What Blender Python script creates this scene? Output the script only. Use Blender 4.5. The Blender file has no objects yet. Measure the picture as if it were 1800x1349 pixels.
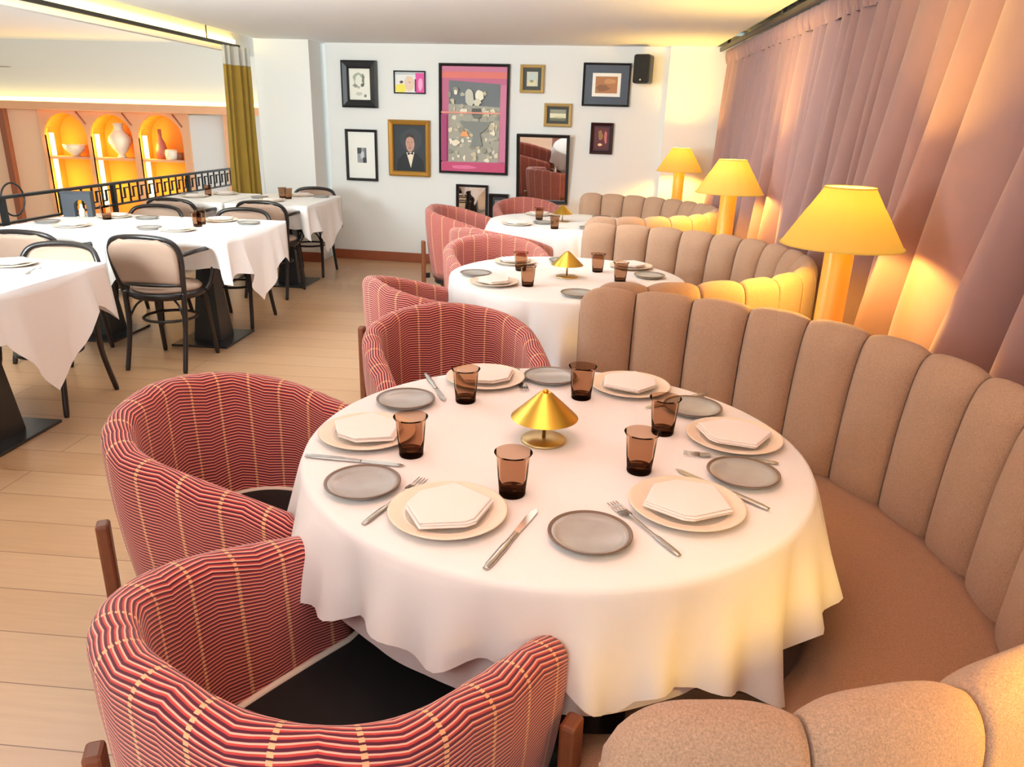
import bpy, bmesh, math, random
from math import sin, cos, pi, radians, sqrt, atan2
from mathutils import Vector, Matrix
random.seed(7)
S = bpy.context.scene
COL = S.collection

# ------------------------------------------------------------------ helpers
def srgb(r, g, b):
    def f(c):
        c /= 255.0
        return c / 12.92 if c <= 0.04045 else ((c + 0.055) / 1.055) ** 2.4
    return (f(r), f(g), f(b), 1.0)

MATS = {}
def pm(name, col, rough=0.6, metal=0.0, noise=0.0, nscale=20.0, bump=0.0, bscale=200.0, sheen=0.0, emit=None, estr=0.0):
    m = bpy.data.materials.new(name); m.use_nodes = True
    nt = m.node_tree; b = nt.nodes['Principled BSDF']
    b.inputs['Base Color'].default_value = col
    b.inputs['Roughness'].default_value = rough
    b.inputs['Metallic'].default_value = metal
    if sheen:
        b.inputs['Sheen Weight'].default_value = sheen
    if emit:
        b.inputs['Emission Color'].default_value = emit
        b.inputs['Emission Strength'].default_value = estr
    tc = nt.nodes.new('ShaderNodeTexCoord')
    if noise:
        n = nt.nodes.new('ShaderNodeTexNoise'); n.inputs['Scale'].default_value = nscale; n.inputs['Detail'].default_value = 4
        nt.links.new(tc.outputs['Object'], n.inputs['Vector'])
        mx = nt.nodes.new('ShaderNodeMix'); mx.data_type = 'RGBA'
        mx.inputs['A'].default_value = [c * (1 - noise) for c in col[:3]] + [1]
        mx.inputs['B'].default_value = [min(1, c * (1 + noise)) for c in col[:3]] + [1]
        nt.links.new(n.outputs['Fac'], mx.inputs['Factor']); nt.links.new(mx.outputs['Result'], b.inputs['Base Color'])
    if bump:
        n2 = nt.nodes.new('ShaderNodeTexNoise'); n2.inputs['Scale'].default_value = bscale; n2.inputs['Detail'].default_value = 3
        nt.links.new(tc.outputs['Object'], n2.inputs['Vector'])
        bp = nt.nodes.new('ShaderNodeBump'); bp.inputs['Strength'].default_value = bump; bp.inputs['Distance'].default_value = 0.004
        nt.links.new(n2.outputs['Fac'], bp.inputs['Height']); nt.links.new(bp.outputs['Normal'], b.inputs['Normal'])
    MATS[name] = m
    return m

def tag(o, label=None, cat=None, group=None, kind=None):
    if label: o['label'] = label
    if cat: o['category'] = cat
    if group: o['group'] = group
    if kind: o['kind'] = kind
    return o

def empty(name, loc, rz=0.0, label=None, cat=None, group=None):
    o = bpy.data.objects.new(name, None); COL.objects.link(o)
    o.location = loc; o.rotation_euler = (0, 0, rz); o.empty_display_size = 0.1
    return tag(o, label, cat, group)

def link(name, me, mat, parent=None, loc=None, rz=0.0, smooth=True):
    o = bpy.data.objects.new(name, me); COL.objects.link(o)
    if mat is not None:
        for m in (mat if isinstance(mat, (list, tuple)) else [mat]):
            me.materials.append(m)
    if smooth:
        for p in me.polygons: p.use_smooth = True
    if parent is not None: o.parent = parent
    if loc is not None: o.location = loc
    if rz: o.rotation_euler = (0, 0, rz)
    return o

def bm_mesh(bm, name='mesh'):
    bmesh.ops.recalc_face_normals(bm, faces=bm.faces)
    me = bpy.data.meshes.new(name); bm.to_mesh(me); bm.free()
    return me

def box(bm, x0, x1, y0, y1, z0, z1, bev=0.0):
    vs = [bm.verts.new((x, y, z)) for x in (x0, x1) for y in (y0, y1) for z in (z0, z1)]
    fs = []
    for q in ((0, 1, 3, 2), (4, 6, 7, 5), (0, 4, 5, 1), (2, 3, 7, 6), (0, 2, 6, 4), (1, 5, 7, 3)):
        fs.append(bm.faces.new([vs[i] for i in q]))
    if bev:
        es = list({e for f in fs for e in f.edges})
        bmesh.ops.bevel(bm, geom=es, offset=bev, segments=2, profile=0.5, affect='EDGES', clamp_overlap=True)

def boxobj(name, dims, mat, parent=None, bev=0.0, loc=None, rz=0.0):
    bm = bmesh.new(); box(bm, *dims, bev=bev)
    return link(name, bm_mesh(bm, name), mat, parent, loc, rz, smooth=False)

def tube(bm, pts, rad, seg=10, closed=False, flat=1.0):
    """sweep a round (or flattened) bar along pts; rad is a number or a list"""
    P = [Vector(p) for p in pts]; n = len(P)
    R = rad if isinstance(rad, (list, tuple)) else [rad] * n
    rings = []; up = None
    for i in range(n):
        a = P[(i - 1) % n] if (closed or i > 0) else P[i]
        b = P[(i + 1) % n] if (closed or i < n - 1) else P[i]
        t = (b - a)
        t = t.normalized() if t.length > 1e-9 else Vector((0, 0, 1))
        if up is None:
            up = Vector((0, 0, 1)) if abs(t.z) < 0.9 else Vector((0, 1, 0))
        s = t.cross(up)
        if s.length < 1e-5:
            s = t.cross(Vector((1, 0, 0)))
        s.normalize(); u2 = s.cross(t).normalized(); up = u2
        ring = [bm.verts.new(P[i] + R[i] * (cos(2 * pi * k / seg) * s + flat * sin(2 * pi * k / seg) * u2)) for k in range(seg)]
        rings.append(ring)
    m = n if closed else n - 1
    for i in range(m):
        A, B = rings[i], rings[(i + 1) % n]
        for k in range(seg):
            bm.faces.new((A[k], A[(k + 1) % seg], B[(k + 1) % seg], B[k]))
    if not closed:
        bm.faces.new(rings[0][::-1]); bm.faces.new(rings[-1])

def tubeobj(name, pts, rad, mat, parent=None, seg=10, closed=False, flat=1.0):
    bm = bmesh.new(); tube(bm, pts, rad, seg, closed, flat)
    return link(name, bm_mesh(bm, name), mat, parent)

def smoothpath(pts, n=8, closed=False):
    """Catmull-Rom through pts"""
    P = [Vector(p) for p in pts]; out = []; N = len(P)
    rng = N if closed else N - 1
    for i in range(rng):
        p0 = P[(i - 1) % N] if (closed or i > 0) else P[i]
        p1 = P[i]; p2 = P[(i + 1) % N]
        p3 = P[(i + 2) % N] if (closed or i + 2 < N) else P[(i + 1) % N]
        for k in range(n):
            t = k / n
            out.append(0.5 * ((2 * p1) + (-p0 + p2) * t + (2 * p0 - 5 * p1 + 4 * p2 - p3) * t * t + (-p0 + 3 * p1 - 3 * p2 + p3) * t ** 3))
    if not closed: out.append(P[-1])
    return out

def lathe(bm, prof, seg=32, z0=0.0):
    rings = []
    for r, z in prof:
        if r < 1e-6:
            rings.append([bm.verts.new((0, 0, z + z0))])
        else:
            rings.append([bm.verts.new((r * cos(2 * pi * k / seg), r * sin(2 * pi * k / seg), z + z0)) for k in range(seg)])
    for A, B in zip(rings[:-1], rings[1:]):
        for k in range(seg):
            k2 = (k + 1) % seg
            if len(A) == 1 and len(B) == 1: continue
            if len(A) == 1: bm.faces.new((A[0], B[k], B[k2]))
            elif len(B) == 1: bm.faces.new((A[k], A[k2], B[0]))
            else: bm.faces.new((A[k], A[k2], B[k2], B[k]))

def latheobj(name, prof, mat, parent=None, seg=32, loc=None):
    bm = bmesh.new(); lathe(bm, prof, seg)
    return link(name, bm_mesh(bm, name), mat, parent, loc)

def grid(name, f, nu, nv, mat, parent=None, cu=False, cv=False, uv=None, caps=False, smooth=True):
    bm = bmesh.new(); V = []
    for i in range(nu if cu else nu + 1):
        V.append([bm.verts.new(f(i / nu, j / nv)) for j in range(nv if cv else nv + 1)])
    ul = bm.loops.layers.uv.new('UVMap') if uv else None
    NU, NV = len(V), len(V[0])
    for i in range(nu):
        for j in range(nv):
            i2, j2 = (i + 1) % NU, (j + 1) % NV
            fc = bm.faces.new((V[i][j], V[i2][j], V[i2][j2], V[i][j2]))
            if ul:
                for lp, (a, b) in zip(fc.loops, ((i, j), (i + 1, j), (i + 1, j + 1), (i, j + 1))):
                    lp[ul].uv = uv(a / nu, b / nv)
    if caps:
        bm.faces.new(V[0][::-1]); bm.faces.new(V[-1])
    return link(name, bm_mesh(bm, name), mat, parent, smooth=smooth)

def copy_tree(o, parent=None):
    c = o.copy(); COL.objects.link(c)
    if parent is not None: c.parent = parent
    for ch in list(o.children): copy_tree(ch, c)
    return c

USED = set()
def place(proto, loc, rz, label, group=None):
    """first call uses the prototype itself, later calls copy it with its parts"""
    o = proto if proto.name not in USED else copy_tree(proto)
    USED.add(proto.name)
    o.location = loc; o.rotation_euler = (0, 0, rz); o['label'] = label
    if group: o['group'] = group
    return o

# ------------------------------------------------------------------ materials
WHITE_WALL = pm('wall_paint', (0.80, 0.79, 0.76, 1), 0.85, bump=0.05, bscale=90)
CEIL = pm('ceiling_paint', (0.88, 0.89, 0.89, 1), 0.9)
CLOTH = pm('white_linen', (0.84, 0.80, 0.78, 1), 0.85, bump=0.10, bscale=900, sheen=0.1)
UNDER = pm('under_linen', (0.78, 0.72, 0.70, 1), 0.85, bump=0.1, bscale=900)
NAPKIN = pm('napkin_linen', (0.86, 0.78, 0.73, 1), 0.9, bump=0.12, bscale=900)
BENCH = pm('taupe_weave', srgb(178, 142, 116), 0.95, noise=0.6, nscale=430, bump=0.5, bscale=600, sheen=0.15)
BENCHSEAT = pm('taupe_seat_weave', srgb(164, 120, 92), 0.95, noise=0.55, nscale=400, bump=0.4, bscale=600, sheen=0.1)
BLACKWOOD = pm('black_bentwood', (0.018, 0.013, 0.012, 1), 0.3)
PADBEIGE = pm('beige_pad', srgb(166, 138, 120), 0.9, noise=0.12, nscale=300, bump=0.1)
IRON = pm('black_iron', (0.012, 0.012, 0.013, 1), 0.4)
BASEIRON = pm('base_iron', (0.02, 0.021, 0.022, 1), 0.28)
WOODLEG = pm('walnut', srgb(122, 68, 40), 0.45, noise=0.2, nscale=40)
BASEWOOD = pm('baseboard_wood', srgb(150, 80, 50), 0.5, noise=0.15, nscale=12)
BLACKSEAT = pm('black_leather', (0.005, 0.005, 0.006, 1), 0.8)
CREAM = pm('cream_piping', srgb(235, 222, 205), 0.7)
PLATE = pm('cream_stoneware', srgb(240, 228, 212), 0.35)
PLATERIM = pm('cream_rim', srgb(236, 216, 194), 0.35)
GREYGLAZE = pm('grey_glaze', srgb(166, 164, 160), 0.2, noise=0.12, nscale=25)
DARKRIM = pm('dark_glaze', srgb(112, 92, 78), 0.3)
STEEL = pm('steel', (0.55, 0.53, 0.51, 1), 0.25, metal=1.0)
BRASS = pm('brass', (0.74, 0.47, 0.08, 1), 0.3, metal=1.0)
BRASSBASE = pm('brass_base', (0.62, 0.46, 0.22, 1), 0.35, metal=1.0)
OLIVE = pm('olive_velvet', srgb(150, 118, 30), 0.8, noise=0.15, nscale=8, sheen=0.4)
GREYHEAD = pm('grey_header', srgb(188, 186, 178), 0.8)
CURTAIN = pm('dusty_pink_drape', srgb(158, 122, 118), 0.75, noise=0.06, nscale=14, sheen=0.25)
GOLDFR = pm('gold_frame', srgb(190, 140, 60), 0.4, metal=0.5)
GOLDPALE = pm('pale_gold_frame', srgb(200, 170, 110), 0.45, metal=0.3)
BLACKFR = pm('black_frame', (0.012, 0.012, 0.014, 1), 0.35)
PLUMFR = pm('plum_frame', srgb(48, 18, 26), 0.4)
NAVYFR = pm('navy_frame', srgb(34, 40, 58), 0.4)
PAPER = pm('paper', srgb(240, 238, 230), 0.8)
MIRROR = pm('mirror_glass', (0.9, 0.9, 0.9, 1), 0.02, metal=1.0)
ORANGEWALL = pm('niche_orange', srgb(240, 165, 60), 0.7)
NICHEWOOD = pm('niche_wood', srgb(230, 172, 130), 0.55, noise=0.08, nscale=6)
NICHEDARK = pm('niche_dark_wood', srgb(150, 88, 60), 0.55)
PINKPANEL = pm('pink_panel', srgb(240, 200, 165), 0.6)
FARWALL = pm('far_wall_paint', (0.72, 0.71, 0.68, 1), 0.85)
SLATE = pm('slate_paint', srgb(62, 66, 74), 0.55)
CERAMIC = pm('white_ceramic', srgb(246, 236, 214), 0.35)
PLUMCERAMIC = pm('plum_ceramic', srgb(170, 100, 90), 0.4)
AMBERBODY = pm('amber_ceramic', srgb(230, 165, 72), 0.3)
RECESS = pm('recess_paint', srgb(196, 206, 200), 0.8)

def led(name, col, s):
    m = bpy.data.materials.new(name); m.use_nodes = True
    nt = m.node_tree; nt.nodes.clear()
    e = nt.nodes.new('ShaderNodeEmission'); e.inputs['Color'].default_value = col; e.inputs['Strength'].default_value = s
    o = nt.nodes.new('ShaderNodeOutputMaterial'); nt.links.new(e.outputs[0], o.inputs[0])
    return m
LEDWARM = led('led_warm', (1.0, 0.74, 0.24, 1), 7.0)
LEDCORNICE = led('led_cornice', (1.0, 0.74, 0.24, 1), 3.0)
LEDNICHE = led('led_niche', (1.0, 0.86, 0.48, 1), 2.2)

def shade_mat():
    m = bpy.data.materials.new('pleated_shade'); m.use_nodes = True
    nt = m.node_tree; nt.nodes.clear()
    d = nt.nodes.new('ShaderNodeBsdfDiffuse'); d.inputs['Color'].default_value = (0.35, 0.24, 0.08, 1)
    t = nt.nodes.new('ShaderNodeBsdfTranslucent'); t.inputs['Color'].default_value = (0.4, 0.2, 0.03, 1)
    mx = nt.nodes.new('ShaderNodeMixShader'); mx.inputs[0].default_value = 0.05
    e = nt.nodes.new('ShaderNodeEmission'); e.inputs['Color'].default_value = (1.0, 0.55, 0.07, 1); e.inputs['Strength'].default_value = 0.30
    ad = nt.nodes.new('ShaderNodeAddShader'); o = nt.nodes.new('ShaderNodeOutputMaterial')
    nt.links.new(d.outputs[0], mx.inputs[1]); nt.links.new(t.outputs[0], mx.inputs[2])
    nt.links.new(mx.outputs[0], ad.inputs[0]); nt.links.new(e.outputs[0], ad.inputs[1]); nt.links.new(ad.outputs[0], o.inputs[0])
    return m
SHADE = shade_mat()

def glass_mat(name, col, rough=0.03):
    m = bpy.data.materials.new(name); m.use_nodes = True
    nt = m.node_tree; nt.nodes.clear()
    t = nt.nodes.new('ShaderNodeBsdfTransparent'); t.inputs['Color'].default_value = col
    g = nt.nodes.new('ShaderNodeBsdfGlossy'); g.inputs['Roughness'].default_value = rough; g.inputs['Color'].default_value = (1, 0.95, 0.9, 1)
    f = nt.nodes.new('ShaderNodeLayerWeight'); f.inputs['Blend'].default_value = 0.07
    mx = nt.nodes.new('ShaderNodeMixShader'); o = nt.nodes.new('ShaderNodeOutputMaterial')
    nt.links.new(f.outputs['Fresnel'], mx.inputs[0]); nt.links.new(t.outputs[0], mx.inputs[1]); nt.links.new(g.outputs[0], mx.inputs[2]); nt.links.new(mx.outputs[0], o.inputs[0])
    return m
AMBER = glass_mat('smoked_amber_glass', (0.80, 0.68, 0.59, 1))
AMBERBASE = glass_mat('smoked_amber_base', (0.34, 0.26, 0.22, 1))

def mathn(nt, op, a=None, b=None, c=None):
    n = nt.nodes.new('ShaderNodeMath'); n.operation = op
    for i, v in enumerate((a, b, c)):
        if v is None: continue
        if hasattr(v, 'links') or isinstance(v, bpy.types.NodeSocket): nt.links.new(v, n.inputs[i])
        else: n.inputs[i].default_value = v
    return n.outputs[0]

def stripe_mat():
    """woven chair cloth: fine plum / coral / cream stripes, ladder seams every ten centimetres"""
    m = bpy.data.materials.new('striped_weave'); m.use_nodes = True
    nt = m.node_tree; b = nt.nodes['Principled BSDF']; b.inputs['Roughness'].default_value = 0.9
    b.inputs['Sheen Weight'].default_value = 0.2
    uvn = nt.nodes.new('ShaderNodeUVMap'); uvn.uv_map = 'UVMap'
    sp = nt.nodes.new('ShaderNodeSeparateXYZ'); nt.links.new(uvn.outputs[0], sp.inputs[0])
    U, V = sp.outputs[0], sp.outputs[1]
    W = 0.094
    tri = mathn(nt, 'PINGPONG', U, W)                       # 0..W..0  chevron
    v2 = mathn(nt, 'ADD', V, mathn(nt, 'MULTIPLY', tri, 0.16))
    nz = nt.nodes.new('ShaderNodeTexNoise'); nz.inputs['Scale'].default_value = 14
    nt.links.new(uvn.outputs[0], nz.inputs['Vector'])
    v3 = mathn(nt, 'ADD', v2, mathn(nt, 'MULTIPLY', nz.outputs['Fac'], 0.004))
    fr = mathn(nt, 'FRACT', mathn(nt, 'DIVIDE', v3, 0.0092))
    cr = nt.nodes.new('ShaderNodeValToRGB'); cr.color_ramp.interpolation = 'LINEAR'
    el = cr.color_ramp.elements
    plum, coral, cream = srgb(84, 12, 40), srgb(196, 62, 56), srgb(244, 178, 156)
    el[0].position = 0.0; el[0].color = plum
    el[1].position = 1.0; el[1].color = plum
    for p_, c_ in ((0.36, plum), (0.44, coral), (0.68, coral), (0.74, cream), (0.90, cream)):
        e = el.new(p_); e.color = c_
    nt.links.new(fr, cr.inputs[0])
    # ladder seam
    s = mathn(nt, 'ABSOLUTE', mathn(nt, 'SUBTRACT', mathn(nt, 'FRACT', mathn(nt, 'DIVIDE', U, W)), 0.5))
    seam = mathn(nt, 'LESS_THAN', s, 0.038)
    dash = mathn(nt, 'GREATER_THAN', mathn(nt, 'FRACT', mathn(nt, 'DIVIDE', V, 0.0092)), 0.3)
    mx = nt.nodes.new('ShaderNodeMix'); mx.data_type = 'RGBA'
    nt.links.new(mathn(nt, 'MULTIPLY', seam, dash), mx.inputs['Factor'])
    nt.links.new(cr.outputs[0], mx.inputs['A']); mx.inputs['B'].default_value = srgb(240, 176, 130)
    nt.links.new(mx.outputs['Result'], b.inputs['Base Color'])
    bp = nt.nodes.new('ShaderNodeBump'); bp.inputs['Strength'].default_value = 0.25; bp.inputs['Distance'].default_value = 0.002
    nt.links.new(fr, bp.inputs['Height']); nt.links.new(bp.outputs['Normal'], b.inputs['Normal'])
    return m
STRIPE = stripe_mat()

def floor_mat():
    m = bpy.data.materials.new('oak_planks'); m.use_nodes = True
    nt = m.node_tree; b = nt.nodes['Principled BSDF']
    tc = nt.nodes.new('ShaderNodeTexCoord')
    mp = nt.nodes.new('ShaderNodeMapping'); mp.inputs['Location'].default_value = (0.35, 0.075, 0)
    nt.links.new(tc.outputs['Object'], mp.inputs['Vector'])
    br = nt.nodes.new('ShaderNodeTexBrick'); br.offset = 0.37
    br.inputs['Scale'].default_value = 1.0; br.inputs['Brick Width'].default_value = 1.9; br.inputs['Row Height'].default_value = 0.197
    br.inputs['Mortar Size'].default_value = 0.0022; br.inputs['Mortar Smooth'].default_value = 0.4; br.inputs['Bias'].default_value = 0.0
    br.inputs['Color1'].default_value = srgb(204, 162, 124); br.inputs['Color2'].default_value = srgb(192, 148, 110)
    br.inputs['Mortar'].default_value = srgb(130, 88, 60)
    nt.links.new(mp.outputs[0], br.inputs['Vector'])
    mp2 = nt.nodes.new('ShaderNodeMapping'); mp2.inputs['Scale'].default_value = (1.5, 22, 1)
    nt.links.new(tc.outputs['Object'], mp2.inputs['Vector'])
    nz = nt.nodes.new('ShaderNodeTexNoise'); nz.inputs['Scale'].default_value = 2.5; nz.inputs['Detail'].default_value = 5
    nt.links.new(mp2.outputs[0], nz.inputs['Vector'])
    mx = nt.nodes.new('ShaderNodeMix'); mx.data_type = 'RGBA'; mx.blend_type = 'MULTIPLY'; mx.inputs['Factor'].default_value = 0.22
    nt.links.new(br.outputs['Color'], mx.inputs['A']); nt.links.new(nz.outputs['Fac'], mx.inputs['B'])
    nt.links.new(mx.outputs['Result'], b.inputs['Base Color'])
    b.inputs['Roughness'].default_value = 0.32
    return m
FLOOR = floor_mat()

# ------------------------------------------------------------------ setting
def struct(o): o['kind'] = 'structure'; return o

WA = math.atan(0.0875)                        # the picture wall turns a little towards the room on its right
def wall_pt(s, off=0.0):                      # s metres along the back wall from x=-1.5, off metres in front of it
    return Vector((-1.5 + s * cos(WA) - off * sin(WA), 7.9 - s * sin(WA) - off * cos(WA), 0))

CH = 2.16                                     # ceiling height
struct(boxobj('floor', (-3.78, 1.60, -1.6, 8.6, -0.2, 0.0), FLOOR))
struct(boxobj('ceiling', (-3.2, 1.19, -3.0, 8.6, CH, CH + 0.25), CEIL))
# back wall
bm = bmesh.new(); box(bm, -1.12, 3.4, 0.0, 0.15, 0.0, CH + 0.1)
struct(link('wall_back', bm_mesh(bm), WHITE_WALL, None, wall_pt(0), -WA, smooth=False))
struct(boxobj('wall_back_column', (-3.23, -2.68, 7.70, 8.3, 0.0, CH), WHITE_WALL, bev=0.004))
bm = bmesh.new(); box(bm, 2.30, 3.0, -0.10, 0.0, 0.0, CH)
struct(link('wall_back_pier', bm_mesh(bm), WHITE_WALL, None, wall_pt(0), -WA, smooth=False))
bm = bmesh.new(); box(bm, -1.12, 2.30, -0.018, 0.0, 0.0, 0.10, bev=0.004)
struct(link('baseboard_back', bm_mesh(bm), BASEWOOD, None, wall_pt(0), -WA, smooth=False))
struct(boxobj('baseboard_column', (-3.25, -2.665, 7.682, 7.70, 0.0, 0.10), BASEWOOD, bev=0.004))
# window wall behind the pink drape and the recess over it
struct(boxobj('wall_right', (1.46, 1.60, -1.6, 8.4, 0.0, 2.45), WHITE_WALL))
struct(boxobj('ceiling_recess', (1.19, 1.60, -3.0, 8.4, 2.30, 2.45), RECESS))
# downstand with the curtain pocket on the open side
struct(boxobj('trim_1', (-3.50, -3.44, -3.0, 8.3, 2.03, 2.56), WHITE_WALL))
struct(boxobj('trim_2', (-3.44, -3.2, -3.0, 8.0, 2.28, 2.41), WHITE_WALL))
struct(boxobj('trim_3', (-3.82, -3.78, -1.6, 8.3, -0.25, 0.04), WHITE_WALL))

struct(boxobj('floor_blocker', (-16, -3.5, -1.75, 13.6, -3.2, -3.0), FLOOR))  # unseen floor added to keep world light from entering below
struct(boxobj('ceiling_atrium', (-16, -3.5, -1.75, 13.6, 2.55, 2.7), CEIL))
struct(boxobj('wall_blocker_side', (-16.2, -16, -1.75, 13.6, -3.0, 0.9), FARWALL))  # unseen low wall added to narrow the light from the left
struct(boxobj('wall_blocker_front', (-16, -3.6, -1.75, -1.6, -3.0, 3.2), FARWALL))  # unseen wall added to block front light from the atrium

# ------------------------------------------------------------------ atrium beyond the railing: far wall with lit niches
FY = 13.0
def far_wall():
    zb, ztop = -3.0, 2.55
    holes = [(-9.33, -8.56), (-8.49, -7.73), (-7.62, -6.83)]
    bm = bmesh.new()
    box(bm, -16, -5.0, FY + 0.45, FY + 0.6, zb, ztop)              # back of everything
    box(bm, -16, -5.0, FY - 0.02, FY + 0.45, 1.60, ztop)           # white upper wall
    struct(link('wall_far', bm_mesh(bm), FARWALL, smooth=False))
    struct(boxobj('wall_far_panel', (-9.98, -9.40, FY, FY + 0.1, zb, 1.44), PINKPANEL))
    struct(boxobj('wall_far_end', (-16, -10.06, FY, FY + 0.1, zb, 1.44), PINKPANEL))
    struct(boxobj('wall_far_white', (-6.70, -6.05, FY, FY + 0.1, zb, 1.42), FARWALL))
    c = empty('cornice', (-8, FY - 0.1, 1.44), 0, 'long wooden cornice with a glowing strip above the arched niches', 'cornice')
    boxobj('moulding', (-8.0, 3.0, -0.10, 0.08, 0.0, 0.13), NICHEWOOD, c, bev=0.01)
    boxobj('light_strip', (-8.0, 3.0, -0.06, 0.06, 0.131, 0.20), LEDCORNICE, c)
    boxobj('post', (-2.09, -1.98, 0.0, 0.1, -4.4, 0.0), NICHEDARK, c)
    boxobj('post', (1.95, 2.06, 0.0, 0.1, -4.4, 0.0), NICHEWOOD, c)
    # three niches as one built-in cabinet
    t = empty('niche_cabinet', (0, FY, 0), 0, 'orange-lit wall cabinet of three arched niches across the void', 'cabinet')
    bm = bmesh.new()
    xs0, xs1 = -9.40, -6.70
    cuts = [xs0] + [v for h in holes for v in h] + [xs1]
    for a, b in ((cuts[0], cuts[1]), (cuts[2], cuts[3]), (cuts[4], cuts[5]), (cuts[6], cuts[7])):
        box(bm, a, b, -0.04, 0.0, zb, 1.44)
    for a, b in holes:                                             # spandrels over each arch
        n = 16; cx = (a + b) / 2; r = (b - a) / 2; zs = 1.02
        top = 1.44
        for k in range(n):
            t0, t1 = pi - pi * k / n, pi - pi * (k + 1) / n
            p = [(cx + r * cos(t0), zs + r * 0.98 * sin(t0)), (cx + r * cos(t1), zs + r * 0.98 * sin(t1))]
            q = [(p[0][0], top), (p[1][0], top)]
            f = [bm.verts.new((x, -0.04, z)) for x, z in (p[0], p[1], q[1], q[0])]
            bk = [bm.verts.new((x, 0.0, z)) for x, z in (p[0], p[1], q[1], q[0])]
            bm.faces.new(f); bm.faces.new(bk[::-1])
            for i in range(4):
                bm.faces.new((f[i], bk[i], bk[(i + 1) % 4], f[(i + 1) % 4]))
    link('face_frame', bm_mesh(bm), NICHEWOOD, t, smooth=False)
    for i, (a, b) in enumerate(holes):
        cx = (a + b) / 2; r = (b - a) / 2; zs = 1.02
        # soffit and sides
        bm = bmesh.new(); n = 16
        pts = [(a, zb)] + [(cx - r * cos(pi * k / n), zs + r * 0.98 * sin(pi * k / n)) for k in range(n + 1)] + [(b, zb)]
        fr = [bm.verts.new((x, -0.04, z)) for x, z in pts]; bk = [bm.verts.new((x, 0.38, z)) for x, z in pts]
        for k in range(len(pts) - 1):
            bm.faces.new((fr[k], fr[k + 1], bk[k + 1], bk[k]))
        bm.faces.new(bk)
        link('niche_lining', bm_mesh(bm), ORANGEWALL, t, smooth=False)
        boxobj('shelf', (a + 0.01, b - 0.01, -0.02, 0.37, 0.63, 0.67), NICHEWOOD, t, bev=0.005)
        boxobj('shelf', (a + 0.01, b - 0.01, -0.02, 0.37, -0.45, -0.41), NICHEWOOD, t, bev=0.005)
        boxobj('light_strip', (a + 0.035, a + 0.10, 0.02, 0.06, 0.68, 1.06), LEDNICHE, t)
        boxobj('light_strip', (a + 0.035, a + 0.10, 0.02, 0.06, -0.40, 0.62), LEDNICHE, t)
        # dark corner brackets on the spandrels
        bm = bmesh.new(); tube(bm, [(b - 0.13, -0.05, 1.42), (b + 0.02, -0.05, 1.22)], 0.014, 6)
        link('bracket', bm_mesh(bm), NICHEDARK, t)
    bowl = latheobj('bowl', [(0, 0), (0.06, 0), (0.07, 0.03), (0.17, 0.12), (0.19, 0.20), (0.18, 0.20), (0.15, 0.11), (0, 0.05)], CERAMIC)
    bowl.location = (-8.92, FY + 0.12, 0.672); tag(bowl, 'pale ceramic bowl on the shelf of the left arched niche', 'bowl')
    v = latheobj('vase', [(0, 0), (0.09, 0), (0.07, 0.02), (0.05, 0.06), (0.12, 0.14), (0.19, 0.27), (0.18, 0.36), (0.10, 0.44), (0.07, 0.50), (0.09, 0.58), (0.075, 0.58), (0.05, 0.5), (0, 0.45)], CERAMIC)
    v.location = (-8.06, FY + 0.12, 0.672); tag(v, 'tall white ceramic vase in the middle arched niche', 'vase')
    b2 = latheobj('bottle', [(0, 0), (0.09, 0), (0.10, 0.15), (0.07, 0.28), (0.03, 0.36), (0.03, 0.5), (0, 0.5)], PLUMCERAMIC)
    b2.location = (-7.33, FY + 0.14, 0.672); tag(b2, 'slender pinkish bottle in the right arched niche', 'bottle')
    b3 = latheobj('jar', [(0, 0), (0.10, 0), (0.11, 0.10), (0.10, 0.16), (0.08, 0.17), (0, 0.17)], CERAMIC)
    b3.location = (-7.12, FY + 0.08, 0.672); tag(b3, 'squat white jar beside the bottle in the right niche', 'jar')
    b4 = latheobj('tumbler', [(0, 0), (0.04, 0), (0.045, 0.12), (0.038, 0.12), (0, 0.01)], NICHEDARK)
    b4.location = (-6.95, FY + 0.06, 0.672); tag(b4, 'small dark tumbler at the right end of the right niche shelf', 'cup')
    for a, b in holes:
        for (dx, dz, e) in ((0.15, 0.9, 9.0), (0.15, 0.2, 11.0)):
            L = bpy.data.lights.new('niche_light', 'POINT'); L.energy = e; L.color = (1, 0.58, 0.10); L.shadow_soft_size = 0.1
            o = bpy.data.objects.new('niche_light', L); COL.objects.link(o); o.location = (a + dx, FY - 0.02, dz)
far_wall()
fan = empty('ceiling_fan', (-9.79, FY - 0.9, 2.14), 0, 'dark ceiling fan hub with a thin grey blade in the atrium', 'fan')
latheobj('hub', [(0, -0.05), (0.05, -0.045), (0.07, 0.0), (0.05, 0.05), (0.02, 0.08), (0.015, 0.5), (0, 0.5)], BLACKFR, fan)
for k in range(3):
    bm = bmesh.new(); box(bm, 0.05, 0.6, -0.05, 0.05, -0.075, -0.06, bev=0.004)
    link('blade', bm_mesh(bm), pm('fan_grey%d' % k, srgb(150, 145, 140), 0.5), fan, rz=k * 2 * pi / 3 + 0.2, smooth=False)

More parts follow.
